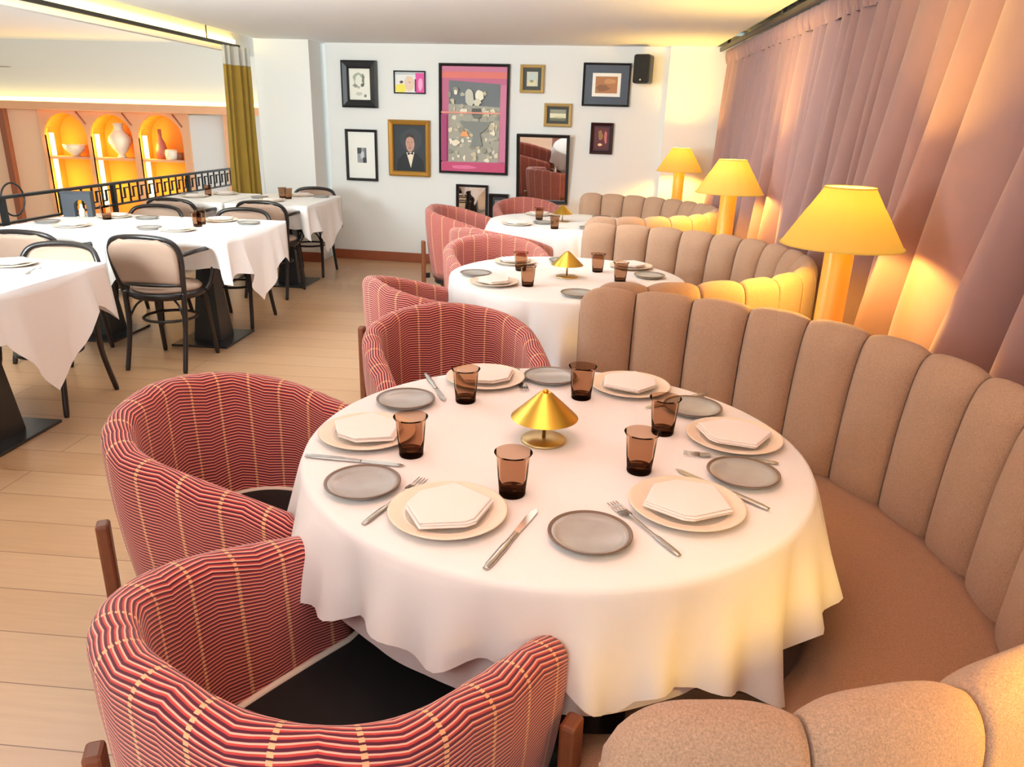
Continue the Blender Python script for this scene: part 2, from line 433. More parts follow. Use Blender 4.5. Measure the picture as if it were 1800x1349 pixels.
# ------------------------------------------------------------------ railing on the open side
def railing():
    X = -3.68; y0, y1 = 1.0, 8.2
    t = empty('balustrade', (X, y0, 0), 0, 'black iron railing with square fretwork along the open edge', 'railing')
    L = y1 - y0
    boxobj('top_rail', (-0.022, 0.022, 0, L, 0.900, 0.920), IRON, t, bev=0.004)
    boxobj('middle_rail', (-0.014, 0.014, 0, L, 0.740, 0.754), IRON, t)
    boxobj('bottom_rail', (-0.014, 0.014, 0, L, 0.09, 0.105), IRON, t)
    for k in range(7):
        y = k * L / 6
        boxobj('post', (-0.016, 0.016, y - 0.016, y + 0.016, 0.0, 0.905), IRON, t)
    y = 4.15
    k = 0
    while y < L - 0.1:
        bm = bmesh.new()                                   # fret: a stepped key of thin bars between the rails
        w = 0.10
        for (a, b, c, d) in ((0, 0.010, 0.754, 0.900), (w * 0.5, w * 0.5 + 0.010, 0.785, 0.87), (0.0, w * 0.5, 0.785, 0.794), (w * 0.5, w + 0.01, 0.862, 0.871)):
            box(bm, -0.007, 0.007, y + a, y + b, c, d)
        link('fret', bm_mesh(bm), IRON, t, smooth=False)
        y += 0.125; k += 1
    for yy in (3.70, 3.1, 2.5):
        bm = bmesh.new()
        tube(bm, [(0, yy + 0.105 * cos(a * 2 * pi / 28), 0.89 + 0.105 * sin(a * 2 * pi / 28)) for a in range(28)], 0.006, 6, closed=True)
        link('ring', bm_mesh(bm), IRON, t)
    return t
railing()

# dark arched stand on the far left table corner
def stand():
    z0 = 0.753
    t = empty('card_stand', (-3.455, 5.02, z0), radians(14), 'slate-grey arched card stand on the far left corner of the middle-row tables', 'stand', None)
    bm = bmesh.new()
    n = 10
    pts = [(-0.095, 0.0), (-0.095, 0.165), (0.095, 0.160), (0.095, 0.0), (0.062, 0.0), (0.062, 0.075)]
    pts += [(0.022 + 0.040 * cos(pi * k / n), 0.075 + 0.040 * sin(pi * k / n)) for k in range(1, n)] + [(-0.018, 0.075), (-0.018, 0.0)]
    a = [bm.verts.new((x, -0.03, z)) for x, z in pts]; b = [bm.verts.new((x, 0.03, z)) for x, z in pts]
    bm.faces.new(a); bm.faces.new(b[::-1])
    for k in range(len(pts)):
        bm.faces.new((a[k], b[k], b[(k + 1) % len(pts)], a[(k + 1) % len(pts)]))
    link('arch_body', bm_mesh(bm), SLATE, t, smooth=False)
    boxobj('lid', (-0.10, 0.10, -0.034, 0.034, 0.16, 0.170), SLATE, t, bev=0.002)
    b = latheobj('flask', [(0, 0), (0.018, 0), (0.019, 0.045), (0.010, 0.06), (0.009, 0.085), (0, 0.086)], CERAMIC)
    b.location = (-3.435, 5.02, z0); tag(b, 'small white flask inside the arch of the slate-grey card stand', 'bottle')
stand()

# ------------------------------------------------------------------ curtains
def drape(name, x, y0, y1, z0, z1, foldw, amp, mat, parent, slant=None, seed=0, n=None, topamp=0.3, dr=None, phase=None, dx=0.0):
    rnd = random.Random(seed)
    ph = [rnd.uniform(0, 6.28) for _ in range(6)]
    def f(u, v):
        q = y0 + (y1 - y0) * u; z = z1 + (z0 - z1) * v
        d = (z1 - z) / (z1 - z0) if dr is None else (dr[1] - z) / (dr[1] - dr[0])
        k = slant(q) if slant else 0.0
        w = 2 * pi * (phase(q) if phase else q / foldw)
        s = 1 - 2 * abs(sin(0.5 * (w + 1.3 * sin(w * 0.31 + ph[0]) + ph[1] + 0.25 * d * sin(w * .17)))) ** 0.8
        s2 = sin(w * 0.43 + ph[2] + 0.8 * sin(w * 0.13 + ph[3]))
        a = amp * (topamp + (1 - topamp) * min(1, d * 1.6))
        return (x + dx * (q - y0) + a * s + a * 0.7 * s2 * d + 0.015 * d * sin(3 * d + ph[4]), q + k * (z1 - z) + 0.02 * d * sin(w * 0.5 + ph[5]), z)
    return grid(name, f, n or int((y1 - y0) / foldw * 14), 26, mat, parent)

rail = empty('curtain_rail', (1.215, 0, 2.125), 0, 'long black curtain rail on small brackets above the pink drapes', 'curtain rail')
boxobj('rail', (-0.012, 0.012, -0.5, 7.46, -0.016, 0.016), IRON, rail, bev=0.003)
for yy in (7.1, 5.25, 3.4, 1.5):
    bm = bmesh.new(); box(bm, -0.012, 0.012, yy - 0.012, yy + 0.012, 0.0, 0.176); box(bm, -0.03, 0.03, yy - 0.05, yy + 0.05, 0.165, 0.176)
    link('bracket', bm_mesh(bm), IRON, rail, smooth=False)
pc = empty('curtain', (0, 0, 0), 0, 'full-length dusty pink pleated curtain covering the right wall', 'curtain')
def sl(q):
    return 0.24 * max(0.0, min(1.0, (4.6 - q) / 2.0))
def folds(q):                                        # folds get broader towards us
    a = 0.0; y = 7.4
    def ww(t): return 0.165 + 0.17 * max(0.0, min(1.0, (3.5 - t) / 1.2))
    n_ = 40
    for k in range(n_):
        t = q + (7.4 - q) * (k + 0.5) / n_
        a -= (7.4 - q) / n_ / ww(t)
    return a
drape('drape', 1.295, -0.6, 7.40, 0.02, 2.03, 0.17, 0.098, CURTAIN, pc, slant=sl, seed=3, n=1000, phase=folds)
drape('pleated_header', 1.262, -0.6, 7.40, 2.00, 2.112, 0.058, 0.010, CURTAIN, pc, seed=5, n=1100, topamp=1.0)

oc = empty('curtain', (0, 0, 0), 0, 'gathered olive curtain with grey header beside the white column', 'curtain')
drape('drape', -3.35, 7.26, 7.64, 0.05, 1.90, 0.085, 0.032, OLIVE, oc, seed=11, n=160, topamp=0.8, dr=(0.05, 2.06), dx=0.30)
drape('header', -3.35, 7.26, 7.64, 1.895, 2.06, 0.085, 0.032, GREYHEAD, oc, seed=11, n=160, topamp=0.8, dr=(0.05, 2.06), dx=0.30)
tr = empty('curtain_track', (-3.36, 0, 2.075), 0, 'thin black ceiling track above the open side', 'curtain track')
boxobj('track', (-0.013, 0.013, -1.0, 7.66, -0.014, 0.014), IRON, tr)
boxobj('hanger', (-0.004, 0.004, 7.0, 7.01, 0.0, 0.206), IRON, tr)
boxobj('hanger', (-0.004, 0.004, 3.0, 3.01, 0.0, 0.206), IRON, tr)
ls = boxobj('light_strip', (-3.44, -3.41, -1.0, 7.7, 2.10, 2.14), LEDWARM); tag(ls, 'warm light strip in the ceiling pocket on the open side', 'light strip')

# ------------------------------------------------------------------ banquettes
def banquette(cx, cy, a0, b0, nch, label, deg0=-88, near=0.415):
    t = empty('banquette', (cx, cy, 0), 0, label, 'banquette', 'curved channel-back banquettes')
    prof = [(0.0, 0.39), (-0.004, 0.46), (0.0, 0.56), (0.006, 0.66), (0.016, 0.75), (0.028, 0.82), (0.044, 0.868), (0.068, 0.890), (0.092, 0.878), (0.106, 0.845), (0.110, 0.78), (0.110, 0.66)]
    prof = [(p.x, p.z) for p in smoothpath([(r, 0, z) for r, z in prof], 3)]
    NP = len(prof)
    nrm = []
    for i in range(NP):
        a = prof[max(0, i - 1)]; b = prof[min(NP - 1, i + 1)]
        dx, dz = b[0] - a[0], b[1] - a[1]; l = math.hypot(dx, dz)
        nrm.append((-dz / l, dx / l))                      # towards the sitter, then up, then outwards
    th0, th1 = radians(deg0), pi / 2
    for c in range(nch):
        ta = th0 + (th1 - th0) * c / nch; tb = th0 + (th1 - th0) * (c + 1) / nch
        g = 0.012
        def f(u, v, ta=ta, tb=tb):
            th = ta + (tb - ta) * (g + (1 - 2 * g) * u)
            w = abs(2 * u - 1)
            i = int(round(v * (NP - 1)))
            r, z = prof[i]; n = nrm[i]
            endf = min(1.0, i / 3.0)
            back = 1.0 if i < NP * 0.60 else max(0.0, 1.0 - (i - NP * 0.60) / (NP * 0.22))
            bl = 0.030 * (1 - w ** 3.2) * back * (1.0 if i < NP * 0.45 else max(0.62, 1 - (i - NP * 0.45) / (NP * 0.2))) * (0.4 + 0.6 * endf)
            r2 = r + n[0] * bl; z2 = z + n[1] * bl
            e = (0.45 - u) / 0.45 if c == 0 else ((u - 0.55) / 0.45 if c == nch - 1 else 0.0)
            if e > 0:                                          # rounded outer corner of the end roll
                q = 1 - sqrt(max(0.0, 1 - e * e * 0.98))
                z2 -= 0.045 * q * max(0.0, min(1.0, (z - 0.5) / 0.35))
                r2 += (0.055 - r2) * 0.35 * q
            return ((a0 + r2) * cos(th), (b0 + r2) * sin(th), z2)
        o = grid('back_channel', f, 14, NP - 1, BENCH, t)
        # close the two sides so that each roll is a solid cushion
        bm = bmesh.new(); bm.from_mesh(o.data)
        bm.verts.ensure_lookup_table()
        W = NP
        bm.faces.new([bm.verts[j] for j in range(W)])
        bm.faces.new([bm.verts[14 * W + j] for j in range(W)][::-1])
        bm.normal_update(); bmesh.ops.recalc_face_normals(bm, faces=bm.faces); bm.to_mesh(o.data); bm.free()
        for k, p in enumerate(o.data.polygons): p.use_smooth = len(p.vertices) == 4
    # outer shell below the rolls
    def shell(u, v):
        th = th0 + (th1 - th0) * u
        P = [(0.108, 0.81), (0.108, 0.10), (0.045, 0.10), (0.045, 0.81)]
        r, z = P[int(round(v * 4)) % 4]
        return ((a0 + r) * cos(th), (b0 + r) * sin(th), z)
    grid('outer_shell', shell, 48, 4, BENCH, t, cv=True, caps=True, smooth=False)
    # seat cushion: half ring
    sp = [(0.0, 0.20), (0.0, 0.438), (-0.05, 0.441), (-0.20, 0.442), (-0.34, 0.440), (-0.385, 0.428), (-0.40, 0.40), (-0.40, 0.30), (-0.385, 0.27)]
    def seat(u, v):
        th = th0 + (th1 - th0) * u
        r, z = sp[int(round(v * len(sp))) % len(sp)]
        r *= 1 + (near / 0.415 - 1) * max(0.0, -sin(th)) ** 2
        return ((a0 + r) * cos(th), (b0 + r) * sin(th), z)
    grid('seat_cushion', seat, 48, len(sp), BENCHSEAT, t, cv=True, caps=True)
    pl = [(0.06, 0.0), (0.06, 0.25), (-0.37, 0.25), (-0.37, 0.0)]
    def plinth(u, v):
        th = th0 + (th1 - th0) * u
        r, z = pl[int(round(v * 4)) % 4]
        if r < 0: r *= 1 + (near / 0.415 - 1) * max(0.0, -sin(th)) ** 2
        return ((a0 + r) * cos(th), (b0 + r) * sin(th), z)
    grid('plinth', plinth, 48, 4, BENCHSEAT, t, cv=True, caps=True, smooth=False)
    return t
banquette(0.03, 1.640, 0.97, 0.965, 16, 'curved taupe channel-back banquette around the nearest round table', -88.5)
banquette(0.04, 3.66, 0.98, 0.825, 16, 'curved taupe channel-back banquette around the second round table')
banquette(0.02, 5.74, 0.93, 0.80, 16, 'curved taupe channel-back banquette by the picture wall')

# ------------------------------------------------------------------ big lamps between the banquettes
def big_lamp():
    t = empty('table_lamp', (0, 0, 0), 0, '', 'lamp')
    latheobj('lamp_base', [(0, 0), (0.085, 0), (0.085, 0.015), (0.05, 0.03), (0.05, 0.47), (0.045, 0.49), (0.015, 0.50), (0.012, 0.58), (0, 0.58)], AMBERBODY, t)
    R0, R1, H0, H1 = 0.208, 0.086, 0.475, 0.675
    def f(u, v):
        a = 2 * pi * u
        r = R0 + (R1 - R0) * v
        z = H0 + (H1 - H0) * v
        rib = 1 - 0.012 * (abs(cos(6 * a)) ** 8)
        if v > 0.66: r *= 0.985
        return (r * rib * cos(a), r * rib * sin(a), z)
    grid('lamp_shade', f, 96, 12, SHADE, t, cu=True)
    for r, z in ((R0, H0), (R1, H1)):
        bm = bmesh.new(); tube(bm, [(r * cos(a * pi / 24), r * sin(a * pi / 24), z) for a in range(48)], 0.003, 6, closed=True)
        link('shade_ring', bm_mesh(bm), SHADE, t)
    return t
side = None
def pedestal(x, y, lab):
    o = latheobj('side_table', [(0, 0), (0.13, 0), (0.13, 0.02), (0.03, 0.04), (0.03, 0.56), (0.13, 0.58), (0.13, 0.60), (0, 0.60)], WOODLEG)
    o.location = (x, y, 0); tag(o, lab, 'side table', 'lamp stands behind the banquettes')
lp = big_lamp()
LAMPS = [(0.95, 2.78, 0.60, 'large glowing yellow lamp behind the nearest banquette, biggest of the row'),
         (0.95, 4.93, 0.60, 'glowing yellow table lamp behind the second banquette, middle of the row'),
         (0.92, 7.22, 0.60, 'glowing yellow table lamp against the wall pier, smallest of the row'),
         (0.93, 0.60, 0.60, 'glowing yellow lamp behind the near end of the nearest banquette')]
names = ['behind the nearest banquette', 'behind the second banquette', 'against the wall pier', 'behind the near end of the nearest banquette']
for (x, y, z, lab), nm in zip(LAMPS, names):
    place(lp, (x, y, z), 0.2, lab, 'yellow lamps along the curtain')
    pedestal(x, y, 'small round lamp stand ' + nm)
    L = bpy.data.lights.new('lamp_bulb', 'POINT'); L.energy = 38.0 if y > 1 else 30.0; L.color = (1.0, 0.62, 0.12); L.shadow_soft_size = 0.045
    o = bpy.data.objects.new('lamp_bulb', L); COL.objects.link(o); o.location = (x, y, z + 0.575)

# ------------------------------------------------------------------ round tables, cloths
def round_table(cx, cy, R, label):
    t = empty('dining_table', (cx, cy, 0), 0, label, 'table', 'round dining tables')
    latheobj('tabletop', [(0, 0.722), (R - 0.05, 0.722), (R - 0.045, 0.725), (R - 0.045, 0.745), (R - 0.05, 0.748), (0, 0.748)], WOODLEG, t, 64)
    latheobj('column', [(0, 0.03), (0.09, 0.03), (0.05, 0.12), (0.045, 0.62), (0.12, 0.722), (0, 0.722)], BASEIRON, t)
    latheobj('foot', [(0, 0), (0.22, 0), (0.22, 0.015), (0.09, 0.03), (0, 0.03)], BASEIRON, t, 48)
    return t

def round_cloth(name, cx, cy, R, ztop, drop, folds, mat, label, group, gapz=0.0, flare=0.05, seed=0, under=False):
    rnd = random.Random(seed)
    ph = [rnd.uniform(0, 6.28) for _ in range(8)]
    NT, NR, NS = 240, 6, 18
    bm = bmesh.new()
    c0 = bm.verts.new((0, 0, ztop)); rings = []
    def rip(th, s):                                      # broad rounded fronts, pinched valleys
        a = abs(sin(0.5 * folds * th + ph[0] + 0.5 * sin(2 * th + ph[1]))) ** 0.55
        m = 0.55 + 0.45 * sin(3 * th + ph[2])
        b = 0.25 * sin(folds * 2.3 * th + ph[3])
        return max(0.0, a * m + b * s) * s ** 0.75
    if not under:
        for k in range(1, NR + 1):
            r = (R - 0.012) * k / NR
            rings.append([bm.verts.new((r * cos(2 * pi * i / NT), r * sin(2 * pi * i / NT), ztop)) for i in range(NT)])
    for b in (0.5, 1.0):                                     # rounded table edge
        rings.append([bm.verts.new(((R - 0.012 + 0.012 * sin(b * pi / 2)) * cos(2 * pi * i / NT), (R - 0.012 + 0.012 * sin(b * pi / 2)) * sin(2 * pi * i / NT), ztop - 0.012 * (1 - cos(b * pi / 2)))) for i in range(NT)])
    for k in range(1, NS + 1):
        s = k / NS; ring = []
        for i in range(NT):
            th = 2 * pi * i / NT
            D = drop(th)
            r = R + flare * rip(th, s) * min(1.0, D / 0.2) + 0.09 * s * max(0, D - 0.17)
            r = max(r, R - 0.004)
            ring.append(bm.verts.new((r * cos(th), r * sin(th), ztop - 0.012 - s * D)))
        rings.append(ring)
    if not under:
        for i in range(NT): bm.faces.new((c0, rings[0][i], rings[0][(i + 1) % NT]))
    else:
        bm.verts.remove(c0)
    for A, B in zip(rings[:-1], rings[1:]):
        for i in range(NT): bm.faces.new((A[i], A[(i + 1) % NT], B[(i + 1) % NT], B[i]))
    o = link(name, bm_mesh(bm), mat, None, (cx, cy, 0))
    return tag(o, label, 'tablecloth', group)

def sqdrop(rot, L, R, lo, hi):
    def d(th):
        a = th - rot
        r = L / max(abs(cos(a)), abs(sin(a)))
        return max(lo, min(hi, r - R))
    return d

TZ = 0.752
HEM = [(-180, .56), (-150, .555), (-132, .575), (-119, .605), (-108, .580), (-99, .600), (-88, .560), (-77, .505), (-70, .545), (-60, .525), (-42, .445), (-34, .54), (-20, .56), (0, .50), (45, .45), (70, .53), (90, .56), (135, .45), (160, .54), (180, .56)]
def hem(deg):                                       # how far the square cloth hangs below the table edge
    deg = (deg + 180) % 360 - 180
    for (a, za), (b, zb) in zip(HEM[:-1], HEM[1:]):
        if a <= deg <= b:
            t = (deg - a) / (b - a); t = t * t * (3 - 2 * t)
            return 0.74 - (za + (zb - za) * t)
    return 0.18
TAB = [(-0.02, 1.60), (-0.03, 3.63), (-0.09, 5.80)]
desc = ['nearest', 'second', 'farthest']
for (cx, cy), dn, sd in zip(TAB, desc, (4, 9, 15)):
    round_table(cx, cy, 0.575, 'round dining table under white linen, the %s of the three along the banquettes' % dn)
    off = (0, 140, 75)[desc.index(dn)]
    round_cloth('tablecloth', cx, cy, 0.575, TZ, lambda th, off=off: hem(math.degrees(th) + off), 13, CLOTH,
                'white square top cloth draped over the %s round table' % dn, 'white cloths on the round tables', seed=sd, flare=0.076)
    round_cloth('tablecloth', cx, cy, 0.545, TZ - 0.02, lambda th: 0.225 + 0.012 * sin(4 * th + 1), 8, UNDER,
                'under-cloth showing below the top cloth of the %s round table' % dn, 'under-cloths on the round tables', seed=sd + 1, flare=0.010, under=True)

# ------------------------------------------------------------------ tableware prototypes
def plate_proto():
    t = empty('dinner_plate', (0, 0, 0), 0, '', 'plate')
    latheobj('well', [(0, 0.004), (0.072, 0.004), (0.079, 0.0065), (0.084, 0.010), (0.084, 0.006), (0.07, 0.0), (0, 0.0)], PLATE, t, 48)
    latheobj('rim', [(0.0835, 0.0095), (0.108, 0.0155), (0.112, 0.0162), (0.1135, 0.0150), (0.108, 0.0115), (0.084, 0.0055), (0.0835, 0.0095)], PLATERIM, t, 48)
    return t
def bread_proto():
    t = empty('bread_plate', (0, 0, 0), 0, '', 'plate')
    latheobj('dish', [(0, 0.005), (0.052, 0.005), (0.061, 0.008), (0.070, 0.0135), (0.071, 0.011), (0.06, 0.003), (0.05, 0.0), (0, 0.0)], GREYGLAZE, t, 48)
    latheobj('rim', [(0.0695, 0.0130), (0.0745, 0.0160), (0.0765, 0.0158), (0.0770, 0.0140), (0.0705, 0.0105), (0.0695, 0.0130)], DARKRIM, t, 48)
    return t
def glass_proto():
    t = empty('tumbler', (0, 0, 0), 0, '', 'glass')
    latheobj('glass_wall', [(0.0270, 0.010), (0.0300, 0.04), (0.0335, 0.085), (0.0385, 0.0925), (0.0372, 0.0935), (0.0320, 0.086), (0.0285, 0.04), (0.0255, 0.014), (0.0, 0.014)], AMBER, t, 32)
    latheobj('glass_base', [(0, 0.0), (0.0255, 0.0), (0.0270, 0.003), (0.0272, 0.0139), (0.0, 0.0139)], AMBERBASE, t, 32)
    return t
def knife_proto():
    t = empty('table_knife', (0, 0, 0), 0, '', 'knife')
    bm = bmesh.new()
    tube(bm, smoothpath([(0, -0.115, 0.004), (0, -0.10, 0.0045), (0, -0.05, 0.0045), (0, 0.0, 0.004), (0, 0.012, 0.004)], 4), [0.006] * 4 + [0.0075] * 6 + [0.006] * 7, 8, flat=0.5)
    link('handle', bm_mesh(bm), STEEL, t)
    bm = bmesh.new()
    pts = [(-0.006, 0.01), (-0.007, 0.03), (-0.008, 0.075), (-0.006, 0.098), (0.0, 0.112), (0.0065, 0.10), (0.0068, 0.05), (0.005, 0.01)]
    a = [bm.verts.new((x, y, 0.0028)) for x, y in pts]; b = [bm.verts.new((x, y, 0.0042)) for x, y in pts]
    bm.faces.new(a[::-1]); bm.faces.new(b)
    for i in range(len(pts)): bm.faces.new((a[i], a[(i + 1) % 8], b[(i + 1) % 8], b[i]))
    link('blade', bm_mesh(bm), STEEL, t, smooth=False)
    return t
def fork_proto():
    t = empty('table_fork', (0, 0, 0), 0, '', 'fork')
    bm = bmesh.new()
    tube(bm, smoothpath([(0, -0.105, 0.003), (0, -0.09, 0.004), (0, -0.03, 0.005), (0, 0.03, 0.008), (0, 0.042, 0.008)], 4), [0.005] * 3 + [0.0065] * 5 + [0.0035] * 9, 8, flat=0.45)
    link('handle', bm_mesh(bm), STEEL, t)
    bm = bmesh.new()
    def f(u, v):
        y = 0.038 + 0.03 * v
        w = 0.0035 + 0.0085 * sin(min(1, v * 1.6) * pi / 2)
        return ((2 * u - 1) * w, y, 0.008 - 0.004 * sin(v * pi / 2) + 0.0)
    V = [[bm.verts.new(f(i / 6, j / 6)) for j in range(7)] for i in range(7)]
    for i in range(6):
        for j in range(6): bm.faces.new((V[i][j], V[i + 1][j], V[i + 1][j + 1], V[i][j + 1]))
    bmesh.ops.solidify(bm, geom=bm.faces[:], thickness=0.0015)
    for k in range(4):
        x = -0.0102 + k * 0.0068
        tube(bm, [(x, 0.066, 0.0045), (x, 0.085, 0.004), (x * 0.97, 0.103, 0.0055)], [0.0018, 0.0017, 0.0011], 6, flat=0.6)
    link('tines', bm_mesh(bm), STEEL, t)
    return t
def napkin_proto():
    bm = bmesh.new()
    base = [(-0.062, -0.070), (0.020, -0.078), (0.040, -0.070), (0.088, 0.002), (0.028, 0.082), (-0.048, 0.058), (-0.078, 0.012)]
    z = 0.0
    for L in range(3):
        pts = []
        for (x, y) in base:
            k = 1.0 - 0.02 * L
            pts.append((x * k + 0.003 * (L % 2), y * k + 0.002 * L))
        n = len(pts)
        def zz(x, y): return 0.003 * cos(18 * x + L) * 0.5 + 0.0025 * (1 - (x * x + y * y) / 0.0064)
        a = [bm.verts.new((x, y, z)) for x, y in pts]
        b = [bm.verts.new((x * 1.012, y * 1.012, z + 0.0018)) for x, y in pts]
        c = [bm.verts.new((x * 0.96, y * 0.96, z + 0.0032)) for x, y in pts]
        ctr = bm.verts.new((0.0, 0.0, z + 0.0036 + (0.003 if L == 2 else 0)))
        bm.faces.new(a[::-1])
        for i in range(n):
            j = (i + 1) % n
            bm.faces.new((a[i], a[j], b[j], b[i])); bm.faces.new((b[i], b[j], c[j], c[i])); bm.faces.new((c[i], c[j], ctr))
        z += 0.0036
    o = link('napkin', bm_mesh(bm), NAPKIN, smooth=False)
    return tag(o, '', 'napkin')
PP, BP, GP, KP, FP, NPK = plate_proto(), bread_proto(), glass_proto(), knife_proto(), fork_proto(), napkin_proto()

def setting_plate(x, y, rz, lab, grp, napkin=True):
    place(PP, (x, y, TZ), rz, 'cream dinner plate ' + lab, 'cream dinner plates ' + grp)
    if napkin:
        place(NPK, (x, y, TZ + 0.0165), rz, 'folded linen napkin on plate ' + lab, 'folded napkins ' + grp)
def bread(x, y, lab, grp): place(BP, (x, y, TZ), random.uniform(0, 6), 'small grey bread plate ' + lab, 'grey bread plates ' + grp)
def tumbler(x, y, lab, grp): place(GP, (x, y, TZ), random.uniform(0, 6), 'smoked amber glass tumbler ' + lab, 'amber tumblers ' + grp)
def stick(proto, kind, tip, end, lab, grp):
    mx, my = (tip[0] + end[0]) / 2, (tip[1] + end[1]) / 2
    place(proto, (mx, my, TZ), atan2(tip[1] - end[1], tip[0] - end[0]) - pi / 2, kind + ' ' + lab, kind + 's ' + grp)

G1 = 'on the nearest round table'
setting_plate(-0.211, 1.235, radians(18), 'at front left of nearest round table', G1)
setting_plate(0.246, 1.325, radians(-28), 'at front right of nearest round table', G1)
setting_plate(0.405, 1.685, radians(-70), 'at banquette side of nearest round table', G1)
setting_plate(0.178, 2.020, radians(-150), 'at far right of nearest round table', G1)
setting_plate(-0.235, 2.02, radians(165), 'at far left of nearest round table', G1)
setting_plate(-0.460, 1.580, radians(95), 'at left edge of nearest round table', G1)
bread(-0.400, 1.324, 'left of front left plate, nearest table', G1)
bread(0.056, 1.187, 'at very front of nearest table, between two plates', G1)
bread(0.386, 1.482, 'between front right and banquette plates', G1)
bread(0.333, 1.870, 'behind the right glasses, nearest table', G1)
bread(-0.050, 2.060, 'at far rim of nearest table, behind brass lamp', G1)
bread(-0.420, 1.806, 'at the far left of the nearest table', G1)
tumbler(-0.337, 1.491, 'beside the left plate of the nearest table', G1)
tumbler(-0.098, 1.338, 'front-most on the nearest table, behind the front left plate', G1)
tumbler(0.165, 1.480, 'on the nearest table behind the front right plate', G1)
tumbler(0.238, 1.704, 'on the nearest table beside the banquette-side plate', G1)
tumbler(0.040, 1.919, 'far right of the brass lamp on the nearest table', G1)
tumbler(-0.267, 1.843, 'far left of the brass lamp on the nearest table', G1)
stick(KP, 'steel table knife', (-0.044, 1.280), (-0.118, 1.062), 'right of the front left plate, nearest table', G1)
stick(FP, 'steel table fork', (-0.280, 1.385), (-0.362, 1.165), 'left of the front left plate, nearest table', G1)
stick(FP, 'steel table fork', (0.092, 1.335), (0.218, 1.135), 'between front bread plate and front right plate', G1)
stick(KP, 'steel table knife', (0.242, 1.500), (0.408, 1.336), 'right of the front right plate, nearest table', G1)
stick(FP, 'steel table fork', (0.272, 1.585), (0.478, 1.560), 'below the banquette-side plate, nearest table', G1)
stick(KP, 'steel table knife', (-0.335, 1.428), (-0.560, 1.445), 'in front of the left-edge plate, nearest table', G1)
stick(KP, 'steel table knife', (-0.323, 1.835), (-0.410, 2.03), 'at far left of nearest table', G1)
stick(FP, 'steel table fork', (-0.117, 1.95), (-0.150, 2.125), 'between the far plate and the far bread plate, nearest table', G1)
stick(KP, 'steel table knife', (0.205, 1.86), (0.390, 2.0), 'behind the right glasses, beside the far right plate', G1)
G2 = 'on the second round table'
setting_plate(-0.361, 3.375, radians(40), 'at the front left of the second round table', G2)
setting_plate(-0.310, 3.930, radians(160), 'at the far left of the second round table', G2)
setting_plate(0.300, 3.945, radians(-150), 'at the far right of the second round table', G2)
bread(-0.470, 3.560, 'at the left edge of the second table', G2)
bread(0.026, 3.210, 'at front of second table beside banquette end', G2)
bread(0.375, 3.70, 'at the right of the second table', G2)
bread(-0.06, 4.02, 'at the far rim of the second table', G2)
tumbler(-0.205, 3.365, 'at the front left of the second table, beside the plate', G2)
tumbler(-0.265, 3.735, 'at the far left of the second table', G2)
tumbler(0.122, 3.790, 'behind and right of the brass lamp on the second table', G2)
tumbler(0.225, 3.567, 'right of the brass lamp on the second table, nearer one', G2)
G3 = 'on the farthest round table'
setting_plate(-0.43, 5.50, radians(40), 'at the front left of the farthest round table', G3)
setting_plate(-0.30, 6.15, radians(160), 'at the far side of the farthest round table', G3)
bread(-0.24, 5.62, 'between plate and glass on the farthest table', G3)
bread(0.20, 6.10, 'at the far right of the farthest table', G3)
bread(0.10, 5.42, 'at the front right of the farthest table', G3)
tumbler(-0.285, 5.85, 'behind and left of the brass lamp on the farthest table', G3)
tumbler(-0.150, 5.36, 'in front of the brass lamp on the farthest table', G3)

def brass_lamp():
    t = empty('brass_table_lamp', (0, 0, 0), 0, '', 'lamp')
    latheobj('lamp_base', [(0, 0), (0.053, 0), (0.054, 0.004), (0.050, 0.007), (0.008, 0.009), (0, 0.009)], BRASSBASE, t, 40)
    latheobj('stem', [(0, 0.008), (0.0045, 0.008), (0.0045, 0.10), (0, 0.10)], BRASSBASE, t, 16)
    bm = bmesh.new(); lathe(bm, [(0.0785, 0.060), (0.0130, 0.122)], 64); lathe(bm, [(0.0130, 0.122), (0.0, 0.1223)], 64); lathe(bm, [(0.0130, 0.1205), (0.0770, 0.060)], 64); lathe(bm, [(0.0770, 0.060), (0.0785, 0.060)], 64)
    sh_ = link('lamp_shade', bm_mesh(bm), BRASS, t)
    latheobj('finial', [(0, 0.122), (0.006, 0.122), (0.006, 0.127), (0, 0.129)], BRASS, t, 16)
    return t
bl = brass_lamp()
for (x, y), lab in zip(((-0.048, 1.615), (-0.031, 3.615), (-0.105, 5.78)), ('nearest', 'second', 'farthest')):
    place(bl, (x, y, TZ), 0, 'small cone-shaded brass lamp in the middle of the %s round table' % lab, 'brass table lamps')

